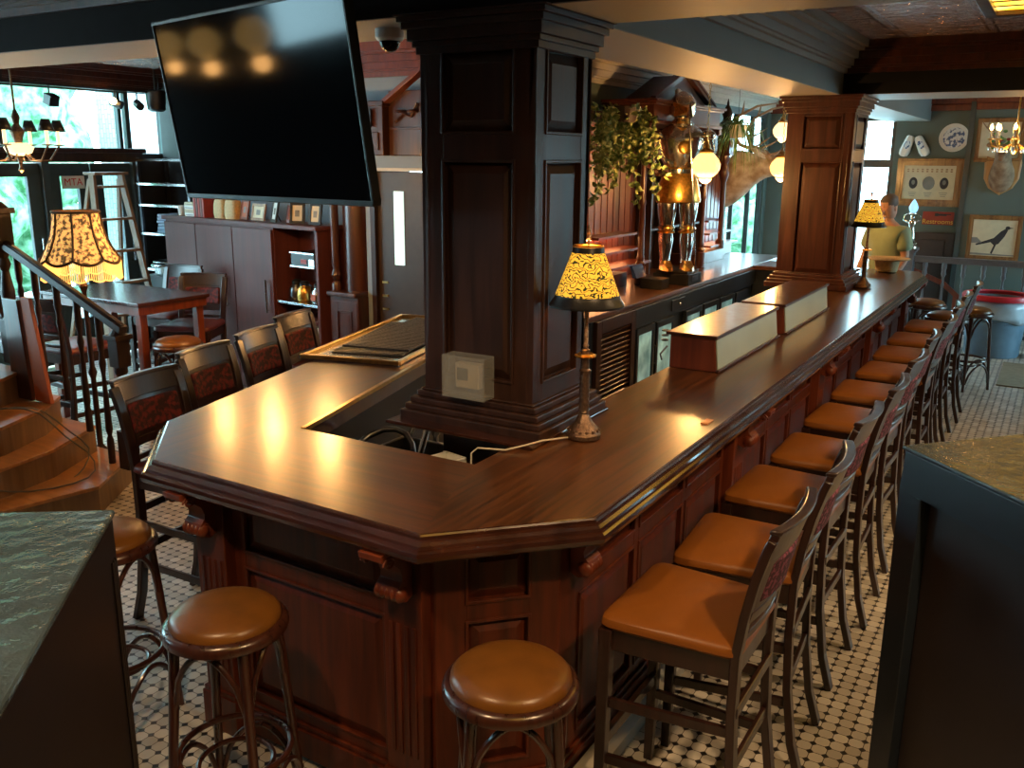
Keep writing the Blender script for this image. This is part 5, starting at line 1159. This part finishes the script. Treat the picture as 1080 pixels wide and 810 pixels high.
def newel(x, z0, z1, w=.045):
    m = MB(); H = z1-z0; m.box(x-w, x+w, RL-w, RL+w, z0, z0+H*.28); m.box(x-w, x+w, RL-w, RL+w, z0+H*.74, z0+H*.93)
    m.lathe([(w*.9, H*.28), (w*.55, H*.31), (w*.75, H*.34), (w*.8, H*.45), (w*.45, H*.58), (w*.75, H*.62), (w*.5, H*.66), (w*.9, H*.70), (w*.9, H*.74)], (x, RL, z0), 18); m.box(x-w*1.35, x+w*1.35, RL-w*1.35, RL+w*1.35, z0+H*.93, z0+H*.965); m.lathe([(w*1.2, H*.965), (w*.6, H*1.0)], (x, RL, z0), 12)
    return m.build('newel', M['wooddark'], t, smooth=False, bevel=.003)
newel(-4.86, .181, 1.07); newel(-5.98, .73, 1.80, .055)
m = MB(); m.tube([(-4.80, RL, 1.07), (-6.0, RL, 1.545)], sq=(.055, .05)); m.tube([(-4.80, RL, 1.095), (-6.0, RL, 1.57)], sq=(.035, .02)); m.build('handrail', M['wooddark'], t, bevel=.006, smooth=True)
for x, zb in ((-5.04, .181), (-5.24, .361), (-5.44, .541-.0), (-5.66, .541), (-5.83, .721)):
    zt = 1.07+(-4.80-x)*.396-.02; H = zt-zb; m = MB()
    m.lathe([(.022, 0), (.022, H*.16), (.013, H*.19), (.022, H*.23), (.018, H*.4), (.012, H*.6), (.022, H*.68), (.013, H*.74), (.022, H*.8), (.022, H)], (x, RL, zb), 14); m.build('baluster', M['wooddark'], t, smooth=True)
m = MB(); m.rings([[(-5.62, y, 1.22), (-5.53, y, 1.22), (-5.42, y, .545), (-5.58, y, .545)] for y in (3.285, 3.31)]); tag(m.build('leaning_board', M['orangeboard'], bevel=.003), 'terracotta board standing upright behind the balusters on the steps', 'board')
m = MB(); m.rings([[(-5.80, y, 1.20), (-5.64, y, 1.20), (-5.60, y, .545), (-5.80, y, .545)] for y in (3.27, 3.30)]); tag(m.build('dark_panel', M['wood'], bevel=.003), 'dark brown panel beside the terracotta board on the steps', 'board')
for i, (pts, lb) in enumerate((([(-5.55, 2.8, .56), (-5.42, 3.0, .60), (-5.30, 3.15, .56), (-5.18, 3.20, .375), (-5.05, 3.28, .30), (-4.92, 3.25, .19), (-4.86, 3.05, .188), (-4.95, 2.8, .188), (-5.0, 2.6, .26), (-5.06, 2.45, .368), (-5.12, 2.2, .368)], 'grey cable looping down across the oak steps'),
                               ([(-5.6, 2.9, .548), (-5.45, 3.1, .575), (-5.35, 3.2, .545), (-5.28, 3.3, .37), (-5.10, 3.35, .30), (-5.02, 3.2, .19), (-4.98, 3.1, .188)], 'thin cable trailing over the oak step edges to the newel'))):
    m = MB(); m.tube(pts, .006, 6); tag(m.build('cable', M['cablegrey'], smooth=True, sub=1), lb, 'cable')
m = MB(); rnd = random.Random(9)
for k in range(7):
    r_ = rnd.uniform(.09, .16); cx_, cy_ = -5.45+rnd.uniform(-.04, .04), 2.72+rnd.uniform(-.04, .04)
    m.tube([(cx_+r_*math.cos(a), cy_+r_*1.2*math.sin(a), .552+.012*k+.01*math.sin(3*a+k)) for a in [2*PI*i/24 for i in range(24)]], .006, 5, loop=True)
tag(m.build('cable_coil', M['rope'], smooth=True), 'pale coil of cable piled on the upper oak step', 'cable')

# ------------------------------------------------------------------ fringed lamp and tall table
lx, ly = -5.63, 3.74
t = thing('fringed_lamp', 'tall lamp with scalloped lace shade and glowing beaded fringe beside the tall table', 'lamp', (lx, ly, 0))
m = MB(); m.lathe([(.15, 0), (.15, .02), (.10, .05), (.04, .09), (.02, .12), (.018, .6), (.03, .64), (.018, .68), (.016, 1.2), (.03, 1.24), (.012, 1.28), (.010, 1.62)], (lx, ly, 0), 20); m.build('pole', M['wooddark'], t, smooth=True)
m = MB(); seg = 48; rs = []
for r_, z in ((.142, 1.735), (.145, 1.72), (.150, 1.66), (.168, 1.58), (.200, 1.50), (.235, 1.445), (.245, 1.425)):
    rs.append([((r_*(1+.035*abs(math.sin(4*a))-.02))*math.cos(a)+lx, (r_*(1+.035*abs(math.sin(4*a))-.02))*math.sin(a)+ly, z-(.028*abs(math.sin(4*a)) if z < 1.46 else 0)+.0) for a in [2*PI*i/seg for i in range(seg)]])
m.rings(rs, cap=False); sh = m.build('lamp_shade', M['lace'], t, smooth=True, solid=.002)
m = MB()
for k in range(8):
    a = 2*PI*k/8; m.tube([(lx+r_*math.cos(a), ly+r_*math.sin(a), z) for r_, z in ((.146, 1.735), (.153, 1.66), (.171, 1.58), (.203, 1.50), (.240, 1.44), (.250, 1.42))], .008, 6)
m.torus((lx, ly, 1.735), .146, .010, 40, 6); m.tube([(lx+.247*(1+.03*abs(math.sin(4*a)))*math.cos(a), ly+.247*(1+.03*abs(math.sin(4*a)))*math.sin(a), 1.430-.030*abs(math.sin(4*a))) for a in [2*PI*i/64 for i in range(64)]], .010, 6, loop=True)
m.build('braid_trim', M['lacedark'], sh, smooth=True)
m = MB()
for i in range(120):
    a = 2*PI*i/120; L = .075+.045*abs(math.sin(4*a+PI/2)); z0 = 1.425-.030*abs(math.sin(4*a)); r_ = .249
    m.tube([(lx+r_*math.cos(a), ly+r_*math.sin(a), z0), (lx+r_*math.cos(a), ly+r_*math.sin(a), z0-L)], .0035, 5); m.ball((lx+r_*math.cos(a), ly+r_*math.sin(a), z0-L-.006), .007, 6, 4)
m.build('beaded_fringe', M['fringe'], sh)
m = MB(); m.ball((lx, ly, 1.56), .035, 12, 8, (1, 1, 1.3)); m.build('bulb', M['bulb'], t, smooth=True); LAMPS.append(((lx, ly, 1.48), 5))
t = thing('tall_table', 'tall square table with shiny top and dark red edge', 'table', (-6.3, 4.45, 0))
m = MB(); m.box(-6.92, -5.70, 4.20, 4.86, 1.02, 1.05); m.build('tabletop', plain('table_varnish', (.05, .015, .012), rough=.22), t, bevel=.006)
m = MB(); m.box(-6.90, -5.72, 4.22, 4.84, .955, 1.019); m.build('apron', M['woodred'], t, bevel=.003)
for x in (-6.85, -5.77):
    for y in (4.27, 4.79): m = MB(); m.box(x-.03, x+.03, y-.03, y+.03, 0, .955); m.build('leg', M['woodred'], t, bevel=.004)
# ------------------------------------------------------------------ tall brown cabinet
A0, B0 = Vector((-5.234, 5.60, 0)), Vector((-7.40, 5.85, 0)); cu_ = (B0-A0).normalized(); cab = thing('tall_cabinet', 'long brown cupboard with bar handles and an open coffee shelf at its right end', 'cabinet', tuple(A0))
CM = Matrix(((-cu_.x, cu_.y*-1, 0, A0.x), (-cu_.y, cu_.x, 0, A0.y), (0, 0, 1, 0), (0, 0, 0, 1)))
# local frame: s runs from the right end to the left (use negative x), depth +y is behind the front
def CB(m): m.M = Matrix(((cu_.x, -cu_.y, 0, A0.x), (cu_.y, cu_.x, 0, A0.y), (0, 0, 1, 0), (0, 0, 0, 1))) @ Matrix.Diagonal((1, -1, 1, 1)); return m
cabm = wood('cupboard_laminate', (.075, .020, .018), (.11, .030, .026), spec=.25, rough=.5, coat=.05)
m = CB(MB()); m.box(.56, 2.19, .0, .30, .02, 1.51); m.build('carcass', cabm, cab, bevel=.003)
m = CB(MB()); m.box(-.02, 2.21, -.03, .31, 1.51, 1.545); m.build('cabinet_top', cabm, cab, bevel=.004)
m = CB(MB()); m.box(.0, .03, .0, .30, .02, 1.51); m.box(.03, .56, .27, .30, .02, 1.51); m.build('open_bay', cabm, cab)
for z in (.30, .58, .73, .865):
    m = CB(MB()); m.box(.03, .56, .005, .27, z, z+.02); m.build('shelf', M['steel'] if z > .8 else cabm, cab, bevel=.002)
for s0, s1, hs in ((.575, 1.12, .645), (1.13, 1.68, 1.22), (1.69, 2.185, 1.80)):
    m = CB(MB()); m.box(s0, s1, -.02, -.001, .05, 1.49); d = m.build('door', cabm, cab, bevel=.003)
    m = CB(MB()); m.tube([(hs, -.02, 1.04), (hs, -.05, 1.04)], .005); m.tube([(hs, -.02, .79), (hs, -.05, .79)], .005); m.tube([(hs, -.05, 1.06), (hs, -.05, .77)], .008); m.build('bar_handle', M['steel'], d, smooth=True)
CT = 1.5455
def on_cab(s, d, name, label, cat, f, group=None, z=CT):
    q = CB(MB()).M @ Vector((s, d, z)); t = thing(name, label, cat, tuple(q), group=group); f(t, s, d); return t
def cup(t, s, d):
    m = CB(MB()); m.lathe([(.03, 0), (.038, .09), (.035, .09), (.028, .005)], (s, d, CT), 18, cap=False); m.lathe([(.03, 0), (.001, .001)], (s, d, CT), 18, cap=False); m.build('cup_wall', M['white'], t, smooth=True)
on_cab(2.09, .12, 'white_cup', 'small white cup at the left end of the cupboard top', 'cup', cup)
for k in range(4):
    def bx(t, s, d, k=k):
        m = CB(MB()); m.box(s-.075+.004*k, s+.075, d-.07, d+.07, CT+k*.033+.0003, CT+k*.033+.031); m.build('carton', M['paper'] if k % 2 else M['white'], t, bevel=.002)
        m = CB(MB()); m.box(s-.06, s+.06, d-.0715, d-.0700, CT+k*.033+.010, CT+k*.033+.018); m.build('printed_band', M['inkgrey'], t)
    on_cab(1.86, .12, 'small_carton', 'small pale carton in the stack on the cupboard, %s' % ['bottom one', 'second from the bottom', 'third from the bottom', 'topmost'][k], 'box', bx, 'stacked cartons on the cupboard', CT+k*.033)
for k in range(5):
    s0 = 1.745-k*.034
    def bk(t, s, d):
        m = CB(MB()); m.box(s-.014, s+.014, d-.09, d+.07, CT, CT+.19); m.build('cover', M['maroon'] if k % 2 else M['signred'], t, bevel=.003)
        m = CB(MB()); m.box(s-.011, s+.011, d-.085, d+.072, CT+.187, CT+.1915); m.build('pages', M['paper'], t)
    on_cab(s0, .12, 'red_book', 'dark red upright book on the cupboard, %s of the row' % ['leftmost', 'second from left', 'third from left', 'fourth from left', 'rightmost'][k], 'book', bk, 'dark red books on the cupboard')
for s0, w_, lb in ((1.44, .085, 'left'), (1.27, .09, 'right')):
    def sack(t, s, d):
        m = CB(MB()); rs = []
        for z, k in ((0, .9), (.04, 1), (.12, .95), (.165, .8), (.18, .45), (.205, .5)): rs.append([(s+w_*k*math.copysign(abs(math.cos(a))**.6, math.cos(a)), d+.06*k*math.copysign(abs(math.sin(a))**.6, math.sin(a)), CT+z) for a in [2*PI*i/20 for i in range(20)]])
        m.rings(rs); m.build('sack_body', M['straw'], t, smooth=True)
        m = CB(MB()); m.torus((s, d, CT+.182), .045, .006, 18, 6); m.build('tie', M['rope'], t)
    on_cab(s0, .12, 'hessian_sack', 'small tan hessian sack on the cupboard, %s of the two' % lb, 'sack', sack)
FR = [(1.10, .10, 10, .14, .18, 'wood', 'small brown picture frame just right of the sacks on the cupboard'), (.90, .10, 4, .20, .15, 'gold', 'wide gilt picture frame standing on the cupboard'), (.655, .08, 22, .15, .19, 'black', 'black picture frame with white mount, tilted, on the cupboard'),
      (.46, .12, 0, .14, .15, 'wood', 'orange-brown picture leaning behind the black frames on the cupboard'), (.34, .08, -30, .13, .18, 'black', 'narrow black picture frame turned sideways on the cupboard'), (.14, .10, -14, .12, .18, 'black', 'black picture frame with tan photo at the right end of the cupboard')]
for s0, d0, an, w_, h_, kd, lb in FR:
    def fr(t, s, d):
        m = CB(MB()); B = m.M @ Matrix.Translation((s, d, CT)) @ Matrix.Rotation(R(an), 4, 'Z') @ Matrix.Rotation(R(-12), 4, 'X'); m.M = B; f_ = .022
        for q in ((-w_/2, w_/2, 0, f_), (-w_/2, w_/2, h_-f_, h_), (-w_/2, -w_/2+f_, f_, h_-f_), (w_/2-f_, w_/2, f_, h_-f_)): m.box(q[0], q[1], -.008, .008, q[2]+.002, q[3]+.002)
        m.build('frame', {'wood': M['woodred'], 'gold': M['frame_gold'], 'black': M['black']}[kd], t, bevel=.002)
        m = MB(); m.M = B; m.box(-w_/2+f_, w_/2-f_, -.003, .004, f_, h_-f_); m.build('photo', {'wood': M['orangeboard'], 'gold': M['paper'], 'black': M['white'] if s > .5 else M['paper']}[kd], t)
        m = MB(); m.M = B; m.cbox((0, -.004, h_*.5), (w_*.3, .001, h_*.3)); m.build('motif', M['inkgrey'], t)
        m = CB(MB()); m.tube([(s, d+.02, CT+h_*.6), (s, d+.08, CT+.003)], .004); m.build('strut', M['black'], t)
    on_cab(s0, d0, 'picture_frame', lb, 'picture frame', fr)
SZ = .8855
def carafe(s, d, label, mat, lab=None):
    q = CB(MB()).M @ Vector((s, d, SZ)); t = thing('coffee_carafe', label, 'carafe', tuple(q), group='coffee carafes on the cupboard shelf')
    m = CB(MB()); m.lathe([(.055, 0), (.066, .01), (.070, .06), (.062, .105), (.045, .125), (.04, .135)], (s, d, SZ), 22); m.build('body', mat, t, smooth=True)
    m = CB(MB()); m.lathe([(.042, .135), (.044, .16), (.03, .175), (.001, .178)], (s, d, SZ), 18); m.tube([(s-.04, d, SZ+.15), (s-.09, d, SZ+.14), (s-.09, d, SZ+.06), (s-.068, d, SZ+.04)], .008, 6); m.build('lid_and_handle', M['black'], t, smooth=True)
    if lab: m = CB(MB()); m.box(s-.028, s+.028, d-.0735, d-.069, SZ+.03, SZ+.085); m.build('paper_label', lab, t)
carafe(.47, .15, 'dark coffee carafe at the left of the cupboard shelf', M['steeldark']); carafe(.33, .12, 'brassy coffee carafe in the middle of the cupboard shelf', M['gold']); carafe(.13, .11, 'steel coffee carafe with an orange label on the cupboard shelf', M['steel'], M['orangeboard'])
q = CB(MB()).M @ Vector((.2, .14, 1.19)); t = thing('coffee_machine', 'black coffee machine with steel edges mounted in the open cupboard bay', 'coffee machine', tuple(q))
m = CB(MB()); m.box(.07, .37, .02, .268, 1.20, 1.315); m.build('machine_head', M['black'], t, bevel=.005)
m = CB(MB()); m.box(.065, .375, .01, .022, 1.305, 1.32); m.box(.065, .375, .01, .022, 1.19, 1.205); m.box(.05, .12, .0, .20, 1.21, 1.27); m.build('steel_trim', M['steel'], t, bevel=.002)
m = CB(MB()); m.box(.04, .20, .2, .268, .886, 1.20); m.build('stand', M['steel'], t)
m = CB(MB()); m.box(.17, .24, .016, .0195, 1.225, 1.262); m.build('red_badge', M['signred'], t)
m = CB(MB()); m.box(.04, .2, .05, .2, .6005, .68); q = m.build('napkin_box', M['cream'], bevel=.004); tag(q, 'pale napkin box on the lowest open shelf of the cupboard', 'box')
# half-round wooden screen at the cupboard's end
t = thing('wooden_screen', 'red-brown panelled screen with rounded column between cupboard and service door', 'screen', (-4.95, 5.85, 0))
m = MB(); m.box(-5.17, -4.87, 5.66, 6.16, 0, .98)
m.M = frame((-5.15, 5.655, .1), (1, 0, 0)); panels(m, .27, .84, [(.06, .08, .21, .76)]); m.M = Matrix.Identity(4); m.build('lower_panel', M['wood'], t, bevel=.003)
m = MB(); m.box(-5.18, -4.865, 5.62, 6.18, .98, 1.02); m.build('ledge', M['wood'], t, bevel=.012)
m = MB(); m.lathe([(.125, 1.021), (.125, 1.95)], (-4.995, 5.84, 0), 28); m.box(-5.12, -4.87, 5.86, 6.17, 1.021, 1.95); m.build('rounded_column', M['wood'], t, smooth=True)
m = MB(); m.lathe([(.04, 1.021), (.04, 1.08), (.025, 1.10), (.045, 1.15), (.028, 1.2), (.038, 1.24), (.033, 1.3), (.036, 1.9), (.045, 1.95)], (-5.13, 5.70, 0), 18); m.build('turned_column', M['wood'], t, smooth=True)
# pediment over the service door
t = thing('door_pediment', 'carved mahogany pediment high above the service door', 'pediment', (-4.7, 6.15, 2.4))
m = MB(); m.box(-5.18, -4.86, 6.02, 6.195, 2.10, 2.50); m.box(-5.20, -4.84, 6.0, 6.195, 2.48, 2.52); m.box(-5.14, -4.9, 6.005, 6.02, 2.14, 2.28); m.box(-4.86, -4.2, 6.10, 6.195, 2.10, 2.60); m.box(-4.84, -4.22, 6.08, 6.1, 2.30, 2.32)
m.build('frieze', M['wood'], t, bevel=.005)
m = MB(); m.tube([(-4.88, 6.06, 2.50), (-4.42, 6.06, 2.78), (-4.0, 6.06, 2.52)], sq=(.09, .035)); m.build('raking_moulding', M['woodred'], t, bevel=.004)
m = MB()
for k in range(2): m.torus((-4.72+k*.12, 6.09, 2.44), .04, .012, 16, 6)
m.tube([(-4.78, 6.085, 2.36), (-4.70, 6.08, 2.42), (-4.62, 6.085, 2.40), (-4.55, 6.08, 2.50)], .012, 6); m.build('scroll_carving', M['wood'], t, smooth=True)
m = MB(); m.box(-5.14, -4.96, 5.99, 6.0, 2.32, 2.46); m.build('dark_speaker_grille', M['black'], t)
t.location = (-4.7*.932, 5.735, 2.4); t.scale = (.932, .932, .95)

# ------------------------------------------------------------------ alcove rack, ladder, lights
t = thing('shelf_rack', 'black shelf rack with pale shelf edges in the alcove beside the doors', 'shelf', (-8.2, 6.6, 0))
m = MB()
for x in (-8.5, -7.72):
    for y in (6.42, 6.78): m.box(x-.015, x+.015, y-.015, y+.015, 0, 2.08)
m.build('upright', M['steeldark'], t)
for z in (.5, .9, 1.28, 1.58, 1.80, 2.05):
    m = MB(); m.box(-8.52, -7.70, 6.40, 6.80, z, z+.015); m.box(-8.52, -7.70, 6.392, 6.40, z-.005, z+.018); m.build('shelf', M['steel'], t)
for k in range(6):
    m = MB(); w_ = .18-.01*(k % 3); m.box(-8.14-w_, -8.14+w_, 6.45, 6.72, 1.2955+k*.034, 1.2955+k*.034+.032)
    tag(m.build('folded_linen', plain('linen_%d' % k, (.30+.02*k, .40, .52), rough=.8), bevel=.012, seg=3), 'folded pale blue linen on the alcove rack, %s' % ['bottom of the pile', 'second from the bottom', 'third from the bottom', 'third from the top', 'second from the top', 'top of the pile'][k], 'linen', 'folded linens on the alcove rack')
m = MB(); m.torus((-8.05, 6.35, .98), .16, .018, 28, 8); m.torus((-8.05, 6.35, 1.02), .15, .008, 28, 8); m.lathe([(.14, .0), (.15, .09)], (-8.05, 6.35, .90), 24); tag(m.build('round_tray', M['steel'], smooth=True), 'round metal tub in front of the alcove rack', 'tub')
m = MB(); m.lathe([(.15, 0), (.15, .88), (.05, .9)], (-8.05, 6.2, 0), 20) if False else m.box(-8.25, -7.85, 6.2, 6.39, 0, .88); tag(m.build('low_cart', M['black'], bevel=.01), 'dark cart under the round metal tub', 'cart')
t = thing('step_ladder', 'worn wooden stepladder standing in front of the glazed doors', 'ladder', (-7.8, 5.55, 0))
def rung_at(z): f_ = z/1.92; return (5.25+.135*f_, 5.90-.21*f_)
for s in (0, 1):
    m = MB(); m.tube([(-7.60, rung_at(0)[s], 0), (-7.80, rung_at(1.92)[s], 1.92)], sq=(.03, .075)); m.build('front_rail', M['oakside'], t, bevel=.003)
    m = MB(); m.tube([(-8.30, rung_at(0)[s], 0), (-7.84, rung_at(1.9)[s], 1.88)], sq=(.025, .04)); m.build('rear_rail', M['oakside'], t)
for k in range(6):
    z = .3+k*.3; a, b = rung_at(z); x = -7.6-.2*z/1.92; m = MB(); m.box(x-.05, x+.05, a+.02, b-.02, z, z+.022); m.build('rung', M['oakside'], t, bevel=.002)
m = MB(); m.box(-7.90, -7.72, 5.36, 5.72, 1.92, 1.945); m.build('top_step', M['oakside'], t, bevel=.003)
t = thing('paper_poster', 'white paper poster with red letters taped inside the glazed door', 'poster', (-8.6, 5.7, 1.85))
m = MB(); m.box(-8.605, -8.602, 5.60, 5.85, 1.77, 1.895); m.build('sheet', M['white'], t); text('MTA', .10, (-8.601, 5.725, 1.832), M['red'], t, rot=(R(90), 0, R(90)), ext=.0005)
t = thing('light_track', 'black lighting track under the ceiling edge above the transom window', 'track', (-8.42, 5.8, 2.74))
m = MB(); m.box(-8.44, -8.40, 4.9, 6.8, 2.735, 2.755); m.build('track_bar', M['black'], t)
m = MB(); m.tube([(-8.42, 5.0, 2.755), (-8.42, 5.0, 2.98)], .01); m.tube([(-8.42, 6.7, 2.755), (-8.42, 6.7, 2.98)], .01); m.build('hanger', M['black'], t)
for y, a, lb in ((5.45, 0, 'square black track spotlight, leftmost over the transom window'), (6.16, 30, 'lit black track spotlight in the middle of the track'), (6.42, -20, 'black track spotlight nearest the alcove')):
    t = thing('track_spotlight', lb, 'spotlight', (-8.42, y, 2.735), group='track spotlights'); m = MB(); m.tube([(-8.42, y, 2.735), (-8.42, y, 2.64)], .008); m.build('stem', M['black'], t)
    m = MB(); m.M = Matrix.Translation((-8.40, y, 2.61)) @ Matrix.Rotation(R(a), 4, 'Z') @ Matrix.Rotation(R(110), 4, 'Y')
    m.box(-.05, .05, -.05, .05, -.05, .06) if a == 0 else m.lathe([(.03, -.07), (.04, -.06), (.042, .06), (.036, .06)], seg=18); sh = m.build('lamp_head', M['black'], t, bevel=.004)
    if a == 30: m = MB(); m.ball((-8.37, y-.06, 2.63), .035, 12, 8); m.build('bulb', M['bulb'], t, smooth=True)
t = thing('wall_speaker', 'black rounded loudspeaker hanging at the right end of the transom window', 'loudspeaker', (-8.42, 6.64, 2.67))
m = MB(); m.lathe([(.06, -.13), (.09, -.11), (.10, 0), (.10, .08), (.07, .09)], (-8.40, 6.64, 2.68), 20); m.build('speaker_body', M['black'], t, smooth=True); m = MB(); m.tube([(-8.40, 6.64, 2.77), (-8.40, 6.64, 2.98)], .012); m.build('bracket', M['black'], t)
# candle chandelier at the left edge
cx, cy, cz = -6.5, 3.93, 2.16
t = thing('candle_chandelier', 'chandelier with small black shades and amber candles at the left edge', 'chandelier', (cx, cy, ZC))
m = MB(); m.tube([(cx, cy, ZC), (cx, cy, 2.2)], .008); m.lathe([(.01, .25), (.03, .2), (.02, .15), (.05, .10), (.03, .04), (.02, 0), (.03, -.04), (.01, -.14), (.02, -.17), (.001, -.19)], (cx, cy, cz), 16); m.build('stem', M['antique'], t, smooth=True)
m = MB(); m.lathe([(.02, -.05), (.08, -.03), (.10, .01), (.06, .04)], (cx, cy, cz-.02), 20); m.build('amber_bowl', M['globedim'], t, smooth=True)
for k in range(6):
    a = 2*PI*k/6+.2; c, s = math.cos(a), math.sin(a); m = MB(); ex, ey = cx+.27*c, cy+.27*s
    m.tube([(cx, cy, cz+.0), (cx+.10*c, cy+.10*s, cz-.10), (cx+.20*c, cy+.20*s, cz-.10), (ex, ey, cz+.0)], .008, 6); m.lathe([(.01, 0), (.04, .005), (.04, .012)], (ex, ey, cz), 14); ar = m.build('arm', M['antique'], t, smooth=True)
    m = MB(); m.lathe([(.012, 0), (.012, .10)], (ex, ey, cz+.012), 10); m.build('candle', M['globedim'], ar, smooth=True)
    m = MB(); m.lathe([(.055, 0), (.028, .08)], (ex, ey, cz+.105), 18, cap=False); m.build('small_shade', M['black'], ar, smooth=True, solid=.001)
    m = MB(); m.lathe([(.006, 0), (.013, .015), (.001, .05)], (ex, ey, cz+.112), 8); m.build('candle_bulb', M['bulb'], ar, smooth=True)
LAMPS.append(((cx, cy, cz-.24), 6))
# stained-glass ceiling panels; only the first is in view, others added for light
for i, (x0, y0) in enumerate(((-.55, 5.1), (-.55, .2), (.0, 6.35))):
    t = thing('stained_glass_light', ['amber stained-glass ceiling panel at the upper right of the view', 'unseen amber stained-glass panel added for warm light in the nearest bay', 'unseen amber stained-glass panel added for reflections, close to the far dark beam'][i], 'ceiling light', (x0+.6, y0+.6, ZC))
    m = MB()
    for b in ((x0, x0+1.2, y0, y0+.06), (x0, x0+1.2, y0+1.14, y0+1.2), (x0, x0+.06, y0+.06, y0+1.14), (x0+1.14, x0+1.2, y0+.06, y0+1.14)): m.box(*b, ZC-.06, ZC)
    m.build('wood_frame', M['wood'], t, bevel=.005)
    m = MB(); m.box(x0+.06, x0+1.14, y0+.06, y0+1.14, ZC-.03, ZC-.02); m.build('stained_glass', M['stained'], t)
    m = MB()
    for k in range(1, 6): m.box(x0+.06+k*.18-.005, x0+.06+k*.18+.005, y0+.06, y0+1.14, ZC-.036, ZC-.03); m.box(x0+.06, x0+1.14, y0+.06+k*.18-.005, y0+.06+k*.18+.005, ZC-.036, ZC-.03)
    m.build('lead_cames', M['black'], t)
# ------------------------------------------------------------------ light and camera
w = bpy.data.worlds.new('daylight'); bpy.context.scene.world = w; w.use_nodes = True
bg = w.node_tree.nodes['Background']; bg.inputs[0].default_value = (.62, .86, 1, 1); bg.inputs[1].default_value = 12.5
def lamp(name, kind, loc, power, color, size=.1, rot=None, spot=None, blend=.6, sy=None):
    l = bpy.data.lights.new(name, kind); l.energy = power; l.color = color
    if kind == 'AREA':
        l.size = size
        if sy: l.shape = 'RECTANGLE'; l.size_y = sy
    else: l.shadow_soft_size = size
    if spot: l.spot_size = R(spot); l.spot_blend = blend
    o = bpy.data.objects.new(name, l); C.objects.link(o); o.location = loc
    if rot: o.rotation_euler = rot
    return o
def aim(loc, to): return (Vector(to)-Vector(loc)).to_track_quat('-Z', 'Y').to_euler()
for n, loc, to, sx, sy in (('portal_doors', (-8.8, 4.2, 1.5), (0, 4.2, 1.5), 5.4, 2.6), ('portal_bar_window', (-3.85, 11.8, 1.55), (0, 11.8, 1.55), 2.1, 2.4), ('portal_side', (-8.8, -.8, 1.8), (0, -.8, 1.8), 2.0, 2.0), ('portal_right', (3.65, 11.45, 1.55), (0, 11.45, 1.55), 2.1, 1.9), ('portal_far_window', (-2.66, 13.2, 1.4), (-2.66, 0, 1.4), 1.3, 2.5)):
    o = lamp(n, 'AREA', loc, 1, (1, 1, 1), sx, aim(loc, to), sy=sy); o.data.cycles.is_portal = True
sun = lamp('sun', 'SUN', (0, 0, 10), 1.5, (1, .95, .85), .02, (R(50), 0, R(-120)))
SPOTS = [((.6, 1.4, 2.93), (-1.0, 2.6, 0), 120, 95), ((.7, 3.9, 2.93), (-.9, 4.2, 0), 100, 95), ((.7, 6.2, 2.93), (-.9, 6.2, 0), 70, 95), ((-1.6, .6, 2.93), (-1.9, 1.9, 0), 90, 90)]
for i, (loc, to, p, s) in enumerate(SPOTS):
    lamp('recessed_spot', 'SPOT', (loc[0], loc[1], loc[2]-.03), p, (1, .64, .32), .06, aim(loc, to), s)
for p, e in LAMPS: lamp('bulb_light', 'POINT', p, e, (1, .50, .15), .05)
cam = bpy.data.cameras.new('camera'); co = bpy.data.objects.new('camera', cam); C.objects.link(co)
cam.sensor_width = 36; cam.lens = 955/1080*36; cam.clip_start = .05; cam.clip_end = 200
f_, yaw, pitch, roll = 955, .540035, .244182, .0079
fw = Vector((-math.sin(yaw)*math.cos(pitch), math.cos(yaw)*math.cos(pitch), -math.sin(pitch))); rr = Vector((math.cos(yaw), math.sin(yaw), 0)); uu = rr.cross(fw)
c_, s_ = math.cos(roll), math.sin(roll); r2 = rr*c_+uu*s_; u2 = uu*c_-rr*s_
co.matrix_world = Matrix(((r2.x, u2.x, -fw.x, 0), (r2.y, u2.y, -fw.y, 0), (r2.z, u2.z, -fw.z, 2.1), (0, 0, 0, 1)))
sc = bpy.context.scene; sc.camera = co
vs = sc.view_settings; vs.view_transform = 'Standard'; vs.look = 'None'; vs.exposure = .42; vs.gamma = 1; vs.use_curve_mapping = False
